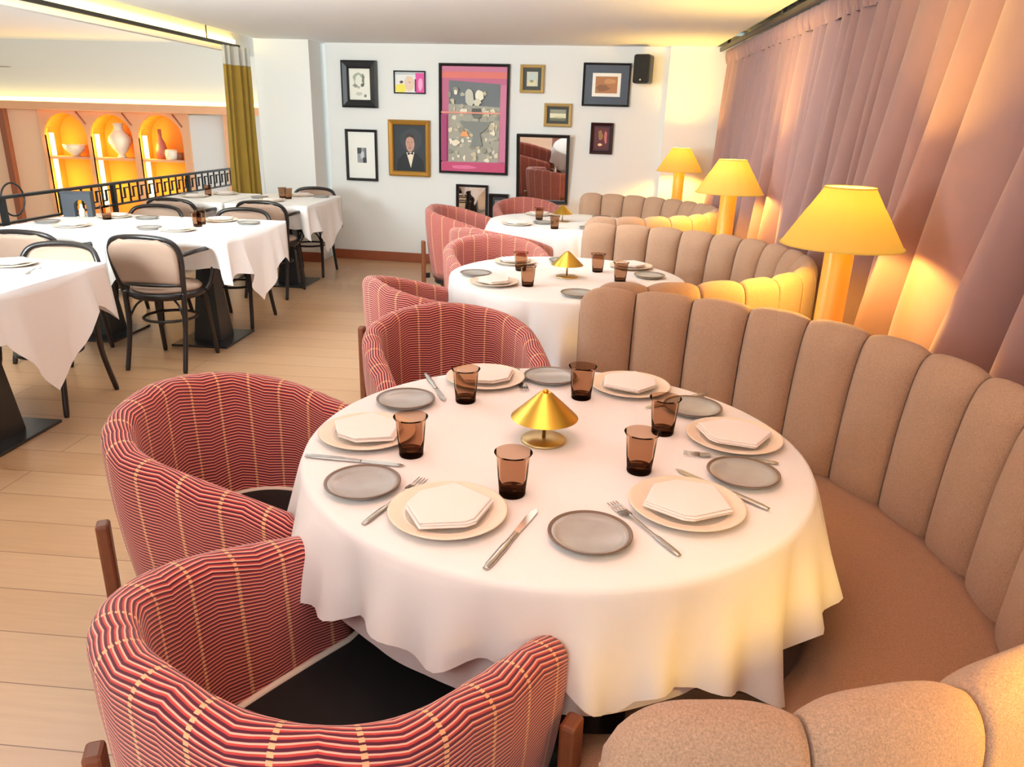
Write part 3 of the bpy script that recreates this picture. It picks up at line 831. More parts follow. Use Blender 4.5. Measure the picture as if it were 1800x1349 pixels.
# ------------------------------------------------------------------ striped tub chairs
def tub_chair():
    t = empty('tub_chair', (0, 0, 0), 0, '', 'armchair')
    HW, YB, YF, Y0 = 0.282, -0.28, 0.265, -0.03
    path = []
    nA = 10
    for k in range(nA): path.append(Vector((HW - 0.022 * (1 - k / nA) ** 1.5, YF + (Y0 - YF) * k / nA, 0)))
    nB = 40
    for k in range(nB + 1):
        a = pi * k / nB
        c, s = cos(a), sin(a)
        path.append(Vector((HW * math.copysign(abs(c) ** 0.86, c), Y0 + (YB - Y0) * abs(s) ** 0.86, 0)))
    for k in range(1, nA + 1): path.append(Vector((-HW + 0.022 * (k / nA) ** 1.5, Y0 + (YF - Y0) * k / nA, 0)))
    N = len(path); arc = [0.0]
    for i in range(1, N): arc.append(arc[-1] + (path[i] - path[i - 1]).length)
    tot = arc[-1]
    nor = []
    for i in range(N):
        d = path[min(N - 1, i + 1)] - path[max(0, i - 1)]
        nor.append(Vector((-d.y, d.x, 0)).normalized())
    def at(i): return path[i], nor[i], arc[i] / tot
    prof = [('o', 0.0), ('o', 0.12), ('o', 0.3), ('o', 0.5), ('o', 0.7), ('o', 0.85), ('o', 1.0)] + [('c', k / 8) for k in range(1, 8)] + [('i', 1.0), ('i', 0.75), ('i', 0.5), ('i', 0.25), ('i', 0.0)]
    M = len(prof)
    ZB = 0.235
    def shape(i, j):
        C, Nn, s = at(i)
        m = abs(2 * s - 1)                                  # 0 at the back, 1 at the arm tips
        zt = 0.808 - 0.155 * (m ** 1.5)
        half = 0.034
        e = max(0.0, (m - 0.955) / 0.045); sc = sqrt(max(0.02, 1 - e * e))
        zt -= 0.03 * (1 - sc)
        half *= sc
        kind, q = prof[j]
        zr = zt - 0.034
        if kind == 'o':
            z = ZB + (zr - ZB) * q
            off = half - 0.060 * (1 - q) ** 1.6 + 0.004 * sin(q * pi)
        elif kind == 'c':
            a = pi * q
            z = zr + 0.034 * sin(a); off = half * cos(a)
        else:
            z = 0.36 + (zr - 0.36) * q; off = -half - 0.012 * (1 - q) ** 1.0
        P = C + Nn * off
        return Vector((P.x, P.y, z))
    V = [[shape(i, j) for j in range(M)] for i in range(N)]
    vlen = [0.0]
    mid = N // 2
    for j in range(1, M): vlen.append(vlen[-1] + (V[mid][j] - V[mid][j - 1]).length)
    bm = bmesh.new(); ul = bm.loops.layers.uv.new('UVMap')
    B = [[bm.verts.new(V[i][j]) for j in range(M)] for i in range(N)]
    for i in range(N - 1):
        for j in range(M - 1):
            fc = bm.faces.new((B[i][j], B[i + 1][j], B[i + 1][j + 1], B[i][j + 1]))
            for lp_, (a, b) in zip(fc.loops, ((i, j), (i + 1, j), (i + 1, j + 1), (i, j + 1))):
                lp_[ul].uv = (arc[a] - tot / 2 + 0.047, vlen[b])
    for i in (0, N - 1):
        fc = bm.faces.new(B[i] if i else B[i][::-1])
        for lp_ in fc.loops: lp_[ul].uv = (0.02, lp_.vert.co.z)
    # close underneath
    for i in range(N - 1):
        fc = bm.faces.new((B[i][0], B[i][M - 1], B[i + 1][M - 1], B[i + 1][0]))
        for lp_ in fc.loops: lp_[ul].uv = (0.02, 0.0)
    me = bm_mesh(bm)
    link('shell', me, STRIPE, t)
    # seat: follows the inside of the shell and pushes out a little in front
    inner = [path[i] - nor[i] * 0.046 for i in range(N)]
    out = [(p.x, p.y) for p in inner]
    out = [(0.225, 0.285)] + out[1:-1] + [(-0.225, 0.285)]
    out = out + [(-0.10, 0.31), (0.10, 0.31)]
    bm = bmesh.new()
    rings = []
    for (k, z) in ((0.93, 0.30), (1.0, 0.315), (1.0, 0.415), (0.985, 0.428), (0.94, 0.434)):
        rings.append([bm.verts.new((x * k, y * k, z)) for x, y in out])
    n = len(out)
    for A, Bq in zip(rings[:-1], rings[1:]):
        for i in range(n): bm.faces.new((A[i], A[(i + 1) % n], Bq[(i + 1) % n], Bq[i]))
    ct = bm.verts.new((0, 0.0, 0.440)); cb = bm.verts.new((0, 0, 0.30))
    for i in range(n):
        bm.faces.new((rings[-1][i], rings[-1][(i + 1) % n], ct)); bm.faces.new((cb, rings[0][(i + 1) % n], rings[0][i]))
    link('seat_cushion', bm_mesh(bm), BLACKSEAT, t)
    pp = tubeobj('piping', [(x * 0.985, y * 0.985, 0.430) for x, y in out], 0.0085, CREAM, t, 8, closed=True)
    # dark underframe
    bm = bmesh.new()
    ring = [(p - nn * 0.02) * 0.93 for p, nn in zip(path, nor)] + [Vector((-0.12, 0.25, 0)), Vector((0.12, 0.25, 0))]
    a = [bm.verts.new((p.x, p.y, 0.195)) for p in ring]; b = [bm.verts.new((p.x, p.y, 0.30)) for p in ring]
    bm.faces.new(a[::-1]); bm.faces.new(b)
    for i in range(len(ring)): bm.faces.new((a[i], a[(i + 1) % len(ring)], b[(i + 1) % len(ring)], b[i]))
    link('underframe', bm_mesh(bm), BLACKFR, t, smooth=False)
    for fi in (0.045, 0.36, 0.64, 0.955):
        i = min(range(N), key=lambda q: abs(arc[q] / tot - fi))
        p = path[i] + nor[i] * 0.060; ang = atan2(nor[i].y, nor[i].x)
        bm = bmesh.new(); box(bm, -0.015, 0.015, -0.021, 0.021, 0.0, 0.54, bev=0.007)
        lg = link('leg', bm_mesh(bm), WOODLEG, t, smooth=False); lg.location = (p.x, p.y, 0); lg.rotation_euler = (0, 0, ang)
        bm = bmesh.new(); box(bm, -0.05, -0.012, -0.012, 0.012, 0.24, 0.28)
        bk = link('bracket', bm_mesh(bm), BLACKFR, lg, smooth=False)
    return t
tc_ = tub_chair()
CH_ = [(-0.350, 0.952, 60, 'striped tub chair nearest to us, back turned, before the nearest round table'),
       (-0.765, 1.645, -9, 'striped tub chair at the left of the nearest round table'),
       (-0.395, 2.470, -68, 'striped tub chair on the far side of the nearest round table, facing us'),
       (-0.610, 3.255, 34, 'striped tub chair at the near left of the second round table'),
       (-0.440, 4.340, -68, 'striped tub chair on the far side of the second round table, facing us'),
       (-0.900, 6.12, -10, 'striped tub chair at the left of the farthest round table'),
       (-0.520, 5.080, 60, 'striped tub chair at the near side of the farthest round table'),
       (-0.430, 6.820, -75, 'striped tub chair against the picture wall beyond the farthest table')]
for x, y, a, lab in CH_:
    place(tc_, (x, y, 0), radians(a - 90), 'red ' + lab, 'red striped tub chairs')

# ------------------------------------------------------------------ square tables with cloths on the open side
def square_table(cx, cy, w, d, lab):
    t = empty('dining_table', (cx, cy, 0), 0, 'square dining table under a white cloth, ' + lab, 'table', 'square dining tables')
    boxobj('tabletop', (-w / 2 + 0.01, w / 2 - 0.01, -d / 2 + 0.01, d / 2 - 0.01, 0.72, 0.747), BLACKWOOD, t, bev=0.003)
    bm = bmesh.new()
    b0 = [(-0.095, -0.095), (0.095, -0.095), (0.095, 0.095), (-0.095, 0.095)]
    a = [bm.verts.new((x, y, 0.012)) for x, y in b0]; b = [bm.verts.new((x * 0.42, y * 0.42, 0.62)) for x, y in b0]; c = [bm.verts.new((x * 1.4, y * 1.4, 0.72)) for x, y in b0]
    bm.faces.new(a[::-1]); bm.faces.new(c)
    for A, B in ((a, b), (b, c)):
        for i in range(4): bm.faces.new((A[i], A[(i + 1) % 4], B[(i + 1) % 4], B[i]))
    link('column', bm_mesh(bm), BASEIRON, t, smooth=False)
    boxobj('foot', (-0.19, 0.19, -0.22, 0.22, 0.0, 0.014), BASEIRON, t, bev=0.003)
    # cloth: set diagonally, so its corners hang from the middle of the sides
    n = 26; per = []
    hw, hd = w / 2 + 0.004, d / 2 + 0.004
    cr_ = 0.02
    for sidx in range(4):
        for k in range(n):
            tt = -1 + 2 * k / n
            if sidx == 0: p = (hw, tt * hd); nn = (1, 0)
            elif sidx == 1: p = (-tt * hw, hd); nn = (0, 1)
            elif sidx == 2: p = (-hw, -tt * hd); nn = (-1, 0)
            else: p = (tt * hw, -hd); nn = (0, -1)
            per.append((p, nn, tt, sidx))
    rnd = random.Random(int(1000 * (cx + 10) + cy * 77)); ph = [rnd.uniform(0, 6) for _ in range(8)]
    bm = bmesh.new(); N = len(per)
    def dropf(tt, sidx):
        m = abs(tt)
        if sidx in (1, 3):                                  # chairs pushed in: the cloth lies short on their laps
            return 0.195 + 0.012 * sin(6 * tt + ph[sidx]) + 0.10 * max(0, (m - 0.8) / 0.2)
        point = max(0.0, 1 - m / 0.62)
        return 0.205 + 0.27 * point ** 0.9 + 0.07 * max(0, (m - 0.8) / 0.2) + 0.02 * sin(5 * tt + ph[sidx])
    K = 10; rings = []
    for k in range(K + 1):
        s = k / K; ring = []
        for (p, nn, tt, sidx) in per:
            m = abs(tt)
            e = max(0.0, (m - 0.9) / 0.1)
            D = dropf(tt, sidx)
            fold = 0.022 * sin(7 * tt + ph[4 + sidx]) + 0.012 * sin(15 * tt + ph[sidx]) + 0.035 * max(0.0, 1 - abs(m - 0.62) / 0.12)
            out = (0.012 + fold * (1 - e) + 0.02 * e) * s
            out = max(out, 0.0) if s else 0.0
            if sidx == (2 if 'right' in lab else 0) and 'pair' in lab: out *= 0.12
            if sidx in (1, 3): out = out * 0.3 - 0.13 * max(0.0, (s - 0.2) / 0.8) ** 0.6 * max(0.0, 1 - (m / 0.88) ** 8)
            cx_, cy_ = p
            # rounded corners
            if m > 0.93:
                q = (m - 0.93) / 0.07
                cx_ *= 1 - 0.010 * q * abs(nn[1]); cy_ *= 1 - 0.010 * q * abs(nn[0])
            ring.append(bm.verts.new((cx_ + nn[0] * out + (0.02 * s * math.copysign(e, cx_) if nn[1] and 'pair' not in lab else 0), cy_ + nn[1] * out + (0.02 * s * math.copysign(e, cy_) if nn[0] else 0), TZ - 0.004 - s * D if s else TZ)))
        rings.append(ring)
    top = bm.faces.new(rings[0])
    for A, B in zip(rings[:-1], rings[1:]):
        for i in range(N): bm.faces.new((A[i], A[(i + 1) % N], B[(i + 1) % N], B[i]))
    o = link('tablecloth', bm_mesh(bm), CLOTH, None, (cx, cy, 0))
    for p in o.data.polygons: p.use_smooth = len(p.vertices) == 4
    tag(o, 'white linen cloth with hanging points on the square table ' + lab, 'tablecloth', 'white cloths on the square tables')
SQ = {'A': (-2.66, 2.985, 0.74, 0.95, 'nearest on the open side'),
      'BR': (-2.425, 4.735, 0.745, 0.96, 'middle row, right of pair'),
      'BL': (-3.20, 4.735, 0.745, 0.96, 'middle row, left of pair'),
      'CR': (-2.585, 6.62, 0.70, 0.96, 'far row, right of pair'),
      'CL': (-3.30, 6.585, 0.64, 0.84, 'far row, left of pair')}
for k, v in SQ.items(): square_table(*v)

GA = 'on the square tables'
setting_plate(-2.651, 3.30, radians(20), 'on the nearest square table', GA)
place(FP, (-2.47, 3.20, TZ), 0.3, 'steel table fork lying on the nearest square table', 'forks on the square tables')
setting_plate(-3.197, 4.55, 0.3, 'at near side, left table, middle row', GA)
bread(-3.44, 4.66, 'at near side, left table, middle row', GA)
tumbler(-3.20, 4.93, 'on the left table of the middle row', GA)
setting_plate(-3.215, 5.05, 3.3, 'at far side, left table, middle row', GA)
bread(-2.97, 5.03, 'at far side, left table, middle row', GA)
setting_plate(-2.50, 4.56, 0.2, 'at near side, right table, middle row', GA)
bread(-2.70, 4.58, 'at near side, right table, middle row', GA)
tumbler(-2.478, 4.775, 'on the right table of the middle row, nearer of two', GA)
tumbler(-2.51, 4.89, 'on the right table of the middle row, farther of two', GA)
setting_plate(-2.46, 5.07, 3.2, 'at far side, right table, middle row', GA)
bread(-2.22, 4.98, 'at far side, right table, middle row', GA)
setting_plate(-3.38, 6.52, 0.2, 'at near side, left table, far row', GA)
bread(-3.52, 6.70, 'on the left table of the far row', GA)
tumbler(-3.33, 6.67, 'on the left table of the far row', GA)
setting_plate(-3.25, 6.84, 3.2, 'at far side, left table, far row', GA)
setting_plate(-2.64, 6.42, 0.2, 'at near side, right table, far row', GA)
bread(-2.83, 6.62, 'on the right table of the far row', GA)
tumbler(-2.66, 6.72, 'on the right table of the far row, left of two', GA)
tumbler(-2.58, 6.66, 'on the right table of the far row, right of two', GA)
setting_plate(-2.57, 6.95, 3.2, 'at far side, right table, far row', GA)
bread(-2.36, 6.90, 'at far side, right table, far row', GA)

# ------------------------------------------------------------------ bentwood armchairs
def bentwood():
    t = empty('bentwood_armchair', (0, 0, 0), 0, '', 'chair')
    latheobj('seat_ring', [(0.0, 0.42), (0.20, 0.42), (0.212, 0.43), (0.212, 0.455), (0.20, 0.462), (0.0, 0.462)], BLACKWOOD, t, 40)
    latheobj('seat_pad', [(0.0, 0.462), (0.192, 0.462), (0.196, 0.474), (0.182, 0.487), (0.10, 0.494), (0, 0.495)], PADBEIGE, t, 40)
    for sx in (-1, 1):
        tubeobj('leg', smoothpath([(sx * 0.155, 0.13, 0.43), (sx * 0.165, 0.15, 0.25), (sx * 0.175, 0.19, 0.0)], 8), [0.017] * 8 + [0.014] * 8 + [0.012], BLACKWOOD, t, 10)
        tubeobj('leg', smoothpath([(sx * 0.180, -0.150, 0.47), (sx * 0.172, -0.165, 0.25), (sx * 0.178, -0.235, 0.0)], 8), [0.016] * 8 + [0.014] * 8 + [0.012], BLACKWOOD, t, 10)
        tubeobj('arm', smoothpath([(sx * 0.206, -0.185, 0.690), (sx * 0.245, -0.09, 0.703), (sx * 0.254, 0.03, 0.702), (sx * 0.248, 0.110, 0.692), (sx * 0.236, 0.135, 0.62), (sx * 0.222, 0.115, 0.50), (sx * 0.200, 0.08, 0.44)], 8), 0.013, BLACKWOOD, t, 10)
    hoop = smoothpath([(-0.182, -0.148, 0.45), (-0.196, -0.170, 0.55), (-0.209, -0.188, 0.66), (-0.198, -0.203, 0.735), (-0.145, -0.226, 0.782), (0, -0.242, 0.797), (0.145, -0.226, 0.782), (0.198, -0.203, 0.735), (0.209, -0.188, 0.66), (0.196, -0.170, 0.55), (0.182, -0.148, 0.45)], 6)
    tubeobj('back_hoop', hoop, 0.0145, BLACKWOOD, t, 10)
    def pad(u, v):
        z = 0.515 + 0.265 * v
        w = 0.175 + 0.022 * min(1, v * 2)
        if v > 0.7: w *= sqrt(max(0.0, 1 - ((v - 0.7) / 0.36) ** 2))
        x = (2 * u - 1) * w
        y = -0.162 - 0.075 * v - 0.028 * (1 - (2 * u - 1) ** 2) * (0.5 + 0.5 * v)
        return (x, y, z)
    o = grid('back_pad', pad, 16, 12, PADBEIGE, t)
    sm = o.modifiers.new('thick', 'SOLIDIFY'); sm.thickness = 0.018; sm.offset = 0
    tubeobj('back_rail', smoothpath([(-0.178, -0.160, 0.512), (-0.09, -0.186, 0.512), (0, -0.194, 0.512), (0.09, -0.186, 0.512), (0.178, -0.160, 0.512)], 6), 0.010, BLACKWOOD, t, 8)
    tubeobj('stretcher_ring', [(0.150 * cos(a * pi / 20), 0.150 * sin(a * pi / 20) - 0.005, 0.285) for a in range(40)], 0.009, BLACKWOOD, t, 8, closed=True)
    for sx in (-1, 1):
        for sy in (-1, 1):
            tubeobj('corner_brace', smoothpath([(sx * 0.165, sy * 0.155, 0.31), (sx * 0.13, sy * 0.13, 0.38), (sx * 0.08, sy * 0.10, 0.418)], 6), 0.007, BLACKWOOD, t, 6)
    return t
bw = bentwood()
BW = [(-2.43, 4.235, 90, 'from behind, near side, right table, middle row'),
      (-3.14, 4.235, 90, 'from behind, near side, left table, middle row'),
      (-2.66, 3.45, -90, 'facing us, the far side of the nearest square table'),
      (-2.45, 5.20, -90, 'facing us, far side, right table, middle row'),
      (-3.12, 5.20, -90, 'facing us, far side, left table, middle row'),
      (-2.55, 6.17, 90, 'from behind, near side, right table, far row'),
      (-3.28, 6.12, 90, 'from behind, near side, left table, far row'),
      (-2.56, 7.09, -90, 'facing us, far side, right table, far row')]
for x, y, a, lab in BW:
    place(bw, (x, y, 0), radians(a - 90), 'black bentwood armchair ' + lab, 'black bentwood armchairs')

# ------------------------------------------------------------------ pictures on the back wall
PCOL = {}
def pcol(c, rough=0.6):
    k = (c, rough)
    if k not in PCOL: PCOL[k] = pm('print_%d_%d_%d' % c, srgb(*c), rough)
    return PCOL[k]
def blob(cx, cy, rx, ry, n=14, wob=0.12, seed=0, rot=0):
    r = random.Random(seed); out = []
    for k in range(n):
        a = 2 * pi * k / n; q = 1 + r.uniform(-wob, wob)
        x, y = rx * q * cos(a), ry * q * sin(a)
        out.append((cx + x * cos(rot) - y * sin(rot), cy + x * sin(rot) + y * cos(rot)))
    return out
def rect(a, b, c, d): return [(a, c), (b, c), (b, d), (a, d)]
def framed(name, s, z, w, h, bw_, dep, fmat, label, cat, shapes, matw=0.0, matmat=None, base=(230, 228, 220), mirror=False, tilt=0.0, grp='pictures on the back wall', inner=None):
    p = wall_pt(s, 0.004 + h / 2 * abs(sin(tilt)))
    t = empty(name, (p.x, p.y, z), -WA, label, cat, grp)
    if tilt: t.rotation_euler = (tilt, 0, -WA)
    bm = bmesh.new()
    W, H = w / 2, h / 2
    loops = []
    for (ox, oy, yy) in ((W, H, 0.0), (W, H, -dep * 0.8), (W - bw_ * 0.25, H - bw_ * 0.25, -dep), (W - bw_ * 0.8, H - bw_ * 0.8, -dep * 0.75), (W - bw_, H - bw_, -dep * 0.5), (W - bw_, H - bw_, 0.0)):
        loops.append([bm.verts.new((x, yy, zz)) for x, zz in ((-ox, -oy), (ox, -oy), (ox, oy), (-ox, oy))])
    for A, B in zip(loops, loops[1:] + loops[:1]):
        for i in range(4): bm.faces.new((A[i], A[(i + 1) % 4], B[(i + 1) % 4], B[i]))
    link('frame', bm_mesh(bm), fmat, t, smooth=False)
    iw, ih = W - bw_ + 0.002, H - bw_ + 0.002
    if mirror:
        boxobj('mirror_glass', (-iw, iw, -0.008, -0.001, -ih, ih), MIRROR, t); return t
    if matw:
        boxobj('mount', (-iw, iw, -0.006, -0.001, -ih, ih), matmat or PAPER, t)
        iw -= matw; ih -= matw
    if inner:
        iw, ih = inner
    # the print: flat paint layers, one mesh
    bm = bmesh.new(); mats = []
    def add(poly, c, lay):
        m = pcol(c)
        if m not in mats: mats.append(m)
        f = bm.faces.new([bm.verts.new((x * iw, -0.0065 - 0.00025 * lay, y * ih)) for x, y in poly]); f.material_index = mats.index(m)
        f.normal_update()
        if f.normal.y > 0: f.normal_flip()
    add(rect(-1, 1, -1, 1), base, 0)
    for k, (c, poly) in enumerate(shapes): add([(max(-1, min(1, x)), max(-1, min(1, y))) for x, y in poly], c, k + 1)
    me = bpy.data.meshes.new('print'); bm.to_mesh(me); bm.free()
    link('print', me, mats, t, smooth=False)
    return t

sketch = [((176, 178, 160), blob(-0.1, 0.25, 0.55, 0.5, 16, 0.2, 1)), ((232, 230, 214), blob(-0.05, 0.2, 0.4, 0.36, 16, 0.2, 2)), ((120, 122, 116), blob(0.3, 0.35, 0.12, 0.3, 12, 0.3, 3)),
          ((96, 98, 96), blob(0.25, -0.02, 0.18, 0.12, 10, 0.3, 4)), ((150, 150, 140), blob(-0.45, -0.1, 0.2, 0.1, 10, 0.3, 5)), ((130, 130, 126), blob(0.45, -0.72, 0.12, 0.1, 8, 0.3, 6)), ((200, 198, 186), blob(-0.1, -0.6, 0.35, 0.12, 12, 0.2, 7))]
framed('picture', -0.757, 1.777, 0.375, 0.445, 0.075, 0.05, BLACKFR, 'wide black frame around a pale grey sketch, top left of the wall', 'picture', sketch, base=(238, 234, 220))
pop = [((200, 202, 204), rect(-1, 1, 0.72, 1)), ((242, 226, 90), blob(-0.62, -0.62, 0.36, 0.5, 14, 0.15, 8)), ((232, 204, 178), blob(-0.02, -0.12, 0.34, 0.75, 18, 0.05, 9)), ((90, 62, 66), blob(-0.55, 0.02, 0.12, 0.14, 8, 0.2, 10)),
       ((228, 84, 160), rect(0.40, 1, -1, 0.9)), ((244, 170, 206), blob(0.72, -0.2, 0.16, 0.6, 12, 0.15, 11)), ((110, 20, 60), rect(0.34, 0.44, -0.9, 0.3)), ((190, 140, 130), blob(0.0, 0.0, 0.06, 0.06, 8, 0.1, 12))]
framed('picture', -0.234, 1.806, 0.328, 0.214, 0.012, 0.025, BLACKFR, 'small colourful print with a pink right side and yellow corner', 'picture', pop, base=(232, 230, 226))
small = [((70, 72, 76), rect(-1, -0.1, 0.2, 1)), ((200, 202, 204), blob(0.1, 0.0, 0.5, 0.5, 12, 0.2, 13)), ((60, 60, 64), rect(0.2, 1, -1, -0.3)), ((110, 112, 116), rect(0.5, 1, -0.3, 1))]
framed('picture', -0.764, 1.089, 0.342, 0.512, 0.026, 0.035, BLACKFR, 'thin black frame with a tiny grey photograph on a wide white mount', 'picture', small, matw=0.08, base=(150, 152, 156), inner=(0.05, 0.075))
port = [((58, 62, 66), blob(0.1, 0.35, 0.7, 0.5, 14, 0.1, 14)), ((24, 26, 30), [(-0.85, -1), (0.9, -1), (0.85, -0.55), (0.45, -0.22), (-0.35, -0.22), (-0.75, -0.5)]),
        ((236, 220, 196), [(-0.22, -0.18), (0.28, -0.16), (0.05, -0.85)]), ((20, 20, 24), [(-0.14, -0.16), (0.04, -0.22), (0.2, -0.14), (0.2, -0.28), (0.04, -0.24), (-0.14, -0.30)]),
        ((196, 150, 130), blob(0.02, 0.20, 0.27, 0.36, 18, 0.03, 15)), ((60, 46, 40), [(-0.27, 0.30), (-0.2, 0.58), (0.05, 0.66), (0.28, 0.56), (0.34, 0.26), (0.22, 0.44), (0.0, 0.50), (-0.18, 0.44)]),
        ((120, 76, 66), rect(-0.08, 0.10, 0.0, 0.03)), ((120, 80, 70), rect(-0.14, -0.06, 0.24, 0.27)), ((120, 80, 70), rect(0.08, 0.16, 0.24, 0.27)), ((170, 120, 104), [(-0.02, 0.24), (0.05, 0.10), (-0.03, 0.10)])]
framed('picture', -0.244, 1.175, 0.438, 0.551, 0.05, 0.05, GOLDFR, 'gold-framed dark portrait of a man in a black jacket and white shirt', 'picture', port, base=(46, 50, 56))
rp = random.Random(21)
post = [((226, 120, 110), rect(-1, 1, 0.78, 0.92)), ((206, 120, 150), rect(-1, 1, 0.90, 1)), ((170, 164, 148), [(-0.78, 0.74), (0.80, 0.68), (0.78, -0.80), (-0.80, -0.82)]), ((112, 116, 118), [(-0.78, 0.74), (0.80, 0.68), (0.78, 0.25), (-0.78, 0.30)])]
for k in range(100):
    cx, cy = rp.uniform(-0.74, 0.72), rp.uniform(-0.78, 0.22) if k < 90 else rp.uniform(0.22, 0.6)
    c = rp.choice([(226, 214, 184), (204, 190, 158), (182, 176, 156), (236, 228, 206), (150, 144, 128)])
    post.append((c, blob(cx, cy, rp.uniform(0.03, 0.10), rp.uniform(0.02, 0.06), 9, 0.35, 30 + k)))
post += [((112, 112, 104), blob(0.12, 0.12, 0.16, 0.10, 12, 0.1, 90)), ((130, 132, 126), [(-0.42, -0.02), (0.55, -0.03), (0.40, -0.16), (0.2, -0.26), (0.28, -0.50), (-0.08, -0.50), (0.02, -0.26), (-0.3, -0.14)]), ((84, 84, 78), rect(-0.05, 0.22, 0.10, 0.22)),
         ((238, 230, 206), blob(0.18, 0.46, 0.13, 0.10, 14, 0.1, 91)), ((200, 196, 180), blob(-0.12, 0.42, 0.12, 0.15, 12, 0.3, 92)), ((214, 206, 180), blob(0.10, 0.33, 0.12, 0.08, 12, 0.3, 93)),
         ((240, 160, 96), [(-0.40, -0.32), (-0.14, -0.32), (-0.20, -0.22), (-0.34, -0.22)]), ((236, 222, 196), blob(-0.54, -0.44, 0.14, 0.06, 12, 0.2, 94)), ((196, 70, 112), rect(-1, 1, -1, -0.82)), ((220, 110, 150), blob(-0.3, -0.92, 0.4, 0.04, 10, 0.2, 95)),
         ((226, 150, 130), rect(-1, 1, 0.12, 0.15)), ((166, 58, 108), rect(-1, -0.82, -0.8, 0.10)), ((206, 120, 150), rect(0.82, 1, -0.8, 0.66))]
framed('picture', 0.428, 1.467, 0.712, 1.043, 0.026, 0.04, BLACKFR, 'large black-framed poster with pink border and grey table still life', 'poster', post, base=(196, 104, 136))
sg = [((196, 206, 200), rect(-0.7, 0.6, -0.2, 0.9)), ((224, 214, 170), rect(-0.7, 0.6, -0.9, -0.2)), ((150, 150, 120), blob(-0.1, -0.3, 0.4, 0.2, 10, 0.2, 50))]
framed('picture', 1.005, 1.859, 0.235, 0.257, 0.030, 0.04, GOLDPALE, 'small pale gold frame with dark mount, top centre right', 'picture', sg, matw=0.035, matmat=pcol((60, 62, 56)), base=(210, 204, 180))
mg = [((150, 150, 128), rect(-1, 1, 0.2, 1)), ((226, 220, 190), rect(-1, 1, -0.5, 0.3)), ((110, 112, 84), rect(-1, 1, -1, -0.5)), ((196, 190, 150), blob(0.1, -0.4, 0.7, 0.15, 10, 0.2, 51))]
framed('picture', 1.271, 1.535, 0.270, 0.216, 0.030, 0.04, GOLDPALE, 'small pale gold landscape picture just above the mirror', 'picture', mg, matw=0.028, matmat=pcol((52, 52, 46)), base=(200, 196, 170))
nv = [((176, 120, 76), rect(-1, 1, -1, 1)), ((140, 96, 64), blob(-0.3, -0.4, 0.6, 0.4, 12, 0.2, 52)), ((200, 150, 100), blob(0.3, 0.4, 0.5, 0.3, 12, 0.2, 53))]
t_ = framed('picture', 1.725, 1.820, 0.454, 0.388, 0.018, 0.035, BLACKFR, 'dark navy framed picture with small brown print beside the black speaker', 'picture', nv, matw=0.06, matmat=NAVYFR, base=(176, 120, 76), inner=(0.105, 0.075))
bm = bmesh.new(); box(bm, -0.135, 0.135, -0.0064, -0.0060, -0.105, 0.105); link('mount', bm_mesh(bm), PAPER, t_, smooth=False)
rd = [((96, 34, 40), rect(-0.8, 0.8, -0.85, 0.85)), ((150, 110, 60), blob(-0.15, 0.25, 0.25, 0.4, 10, 0.3, 54)), ((200, 110, 110), blob(0.45, 0.1, 0.15, 0.5, 10, 0.2, 55)), ((250, 200, 150), blob(-0.15, -0.5, 0.22, 0.12, 10, 0.3, 56))]
framed('picture', 1.712, 1.331, 0.220, 0.292, 0.028, 0.035, PLUMFR, 'small dark plum picture with a glowing spot, right of the mirror', 'picture', rd, base=(60, 20, 30))
framed('mirror', 1.146, 1.022, 0.525, 0.671, 0.030, 0.04, BLACKFR, 'black-framed mirror reflecting the tables', 'mirror', [], mirror=True, tilt=radians(7), grp='mirrors on the back wall')
framed('mirror', 0.418, 0.60, 0.335, 0.48, 0.026, 0.04, BLACKFR, 'small black-framed mirror low on the wall behind the striped chairs', 'mirror', [], mirror=True, grp='mirrors on the back wall')
framed('picture', 0.70, 0.55, 0.20, 0.42, 0.03, 0.05, BLACKFR, 'dark framed panel low on the wall, half hidden by a striped chair', 'picture', [((120, 116, 108), rect(-0.6, 0.7, -0.9, 0.8))], base=(40, 40, 44))

# wall speaker
p = wall_pt(2.065, 0.16)
sp_ = empty('wall_speaker', (p.x, p.y, 1.954), -WA - 0.25, 'black loudspeaker box high on the wall beside the navy picture', 'speaker')
bm = bmesh.new(); box(bm, -0.078, 0.078, -0.08, 0.08, -0.125, 0.125, bev=0.02); link('cabinet', bm_mesh(bm), BLACKFR, sp_, smooth=False)
bm = bmesh.new(); box(bm, -0.068, 0.068, -0.088, -0.079, -0.112, 0.112, bev=0.004); link('grille', bm_mesh(bm), pm('speaker_cloth', (0.01, 0.01, 0.01, 1), 0.8), sp_, smooth=False)
bm = bmesh.new(); lathe(bm, [(0, 0), (0.010, 0), (0.010, 0.003), (0, 0.003)], 16); e_ = link('badge', bm_mesh(bm), STEEL, sp_); e_.location = (0, -0.087, -0.095); e_.rotation_euler = (pi / 2, 0, 0)
boxobj('bracket', (-0.015, 0.015, 0.07, 0.15, -0.02, 0.02), IRON, sp_)

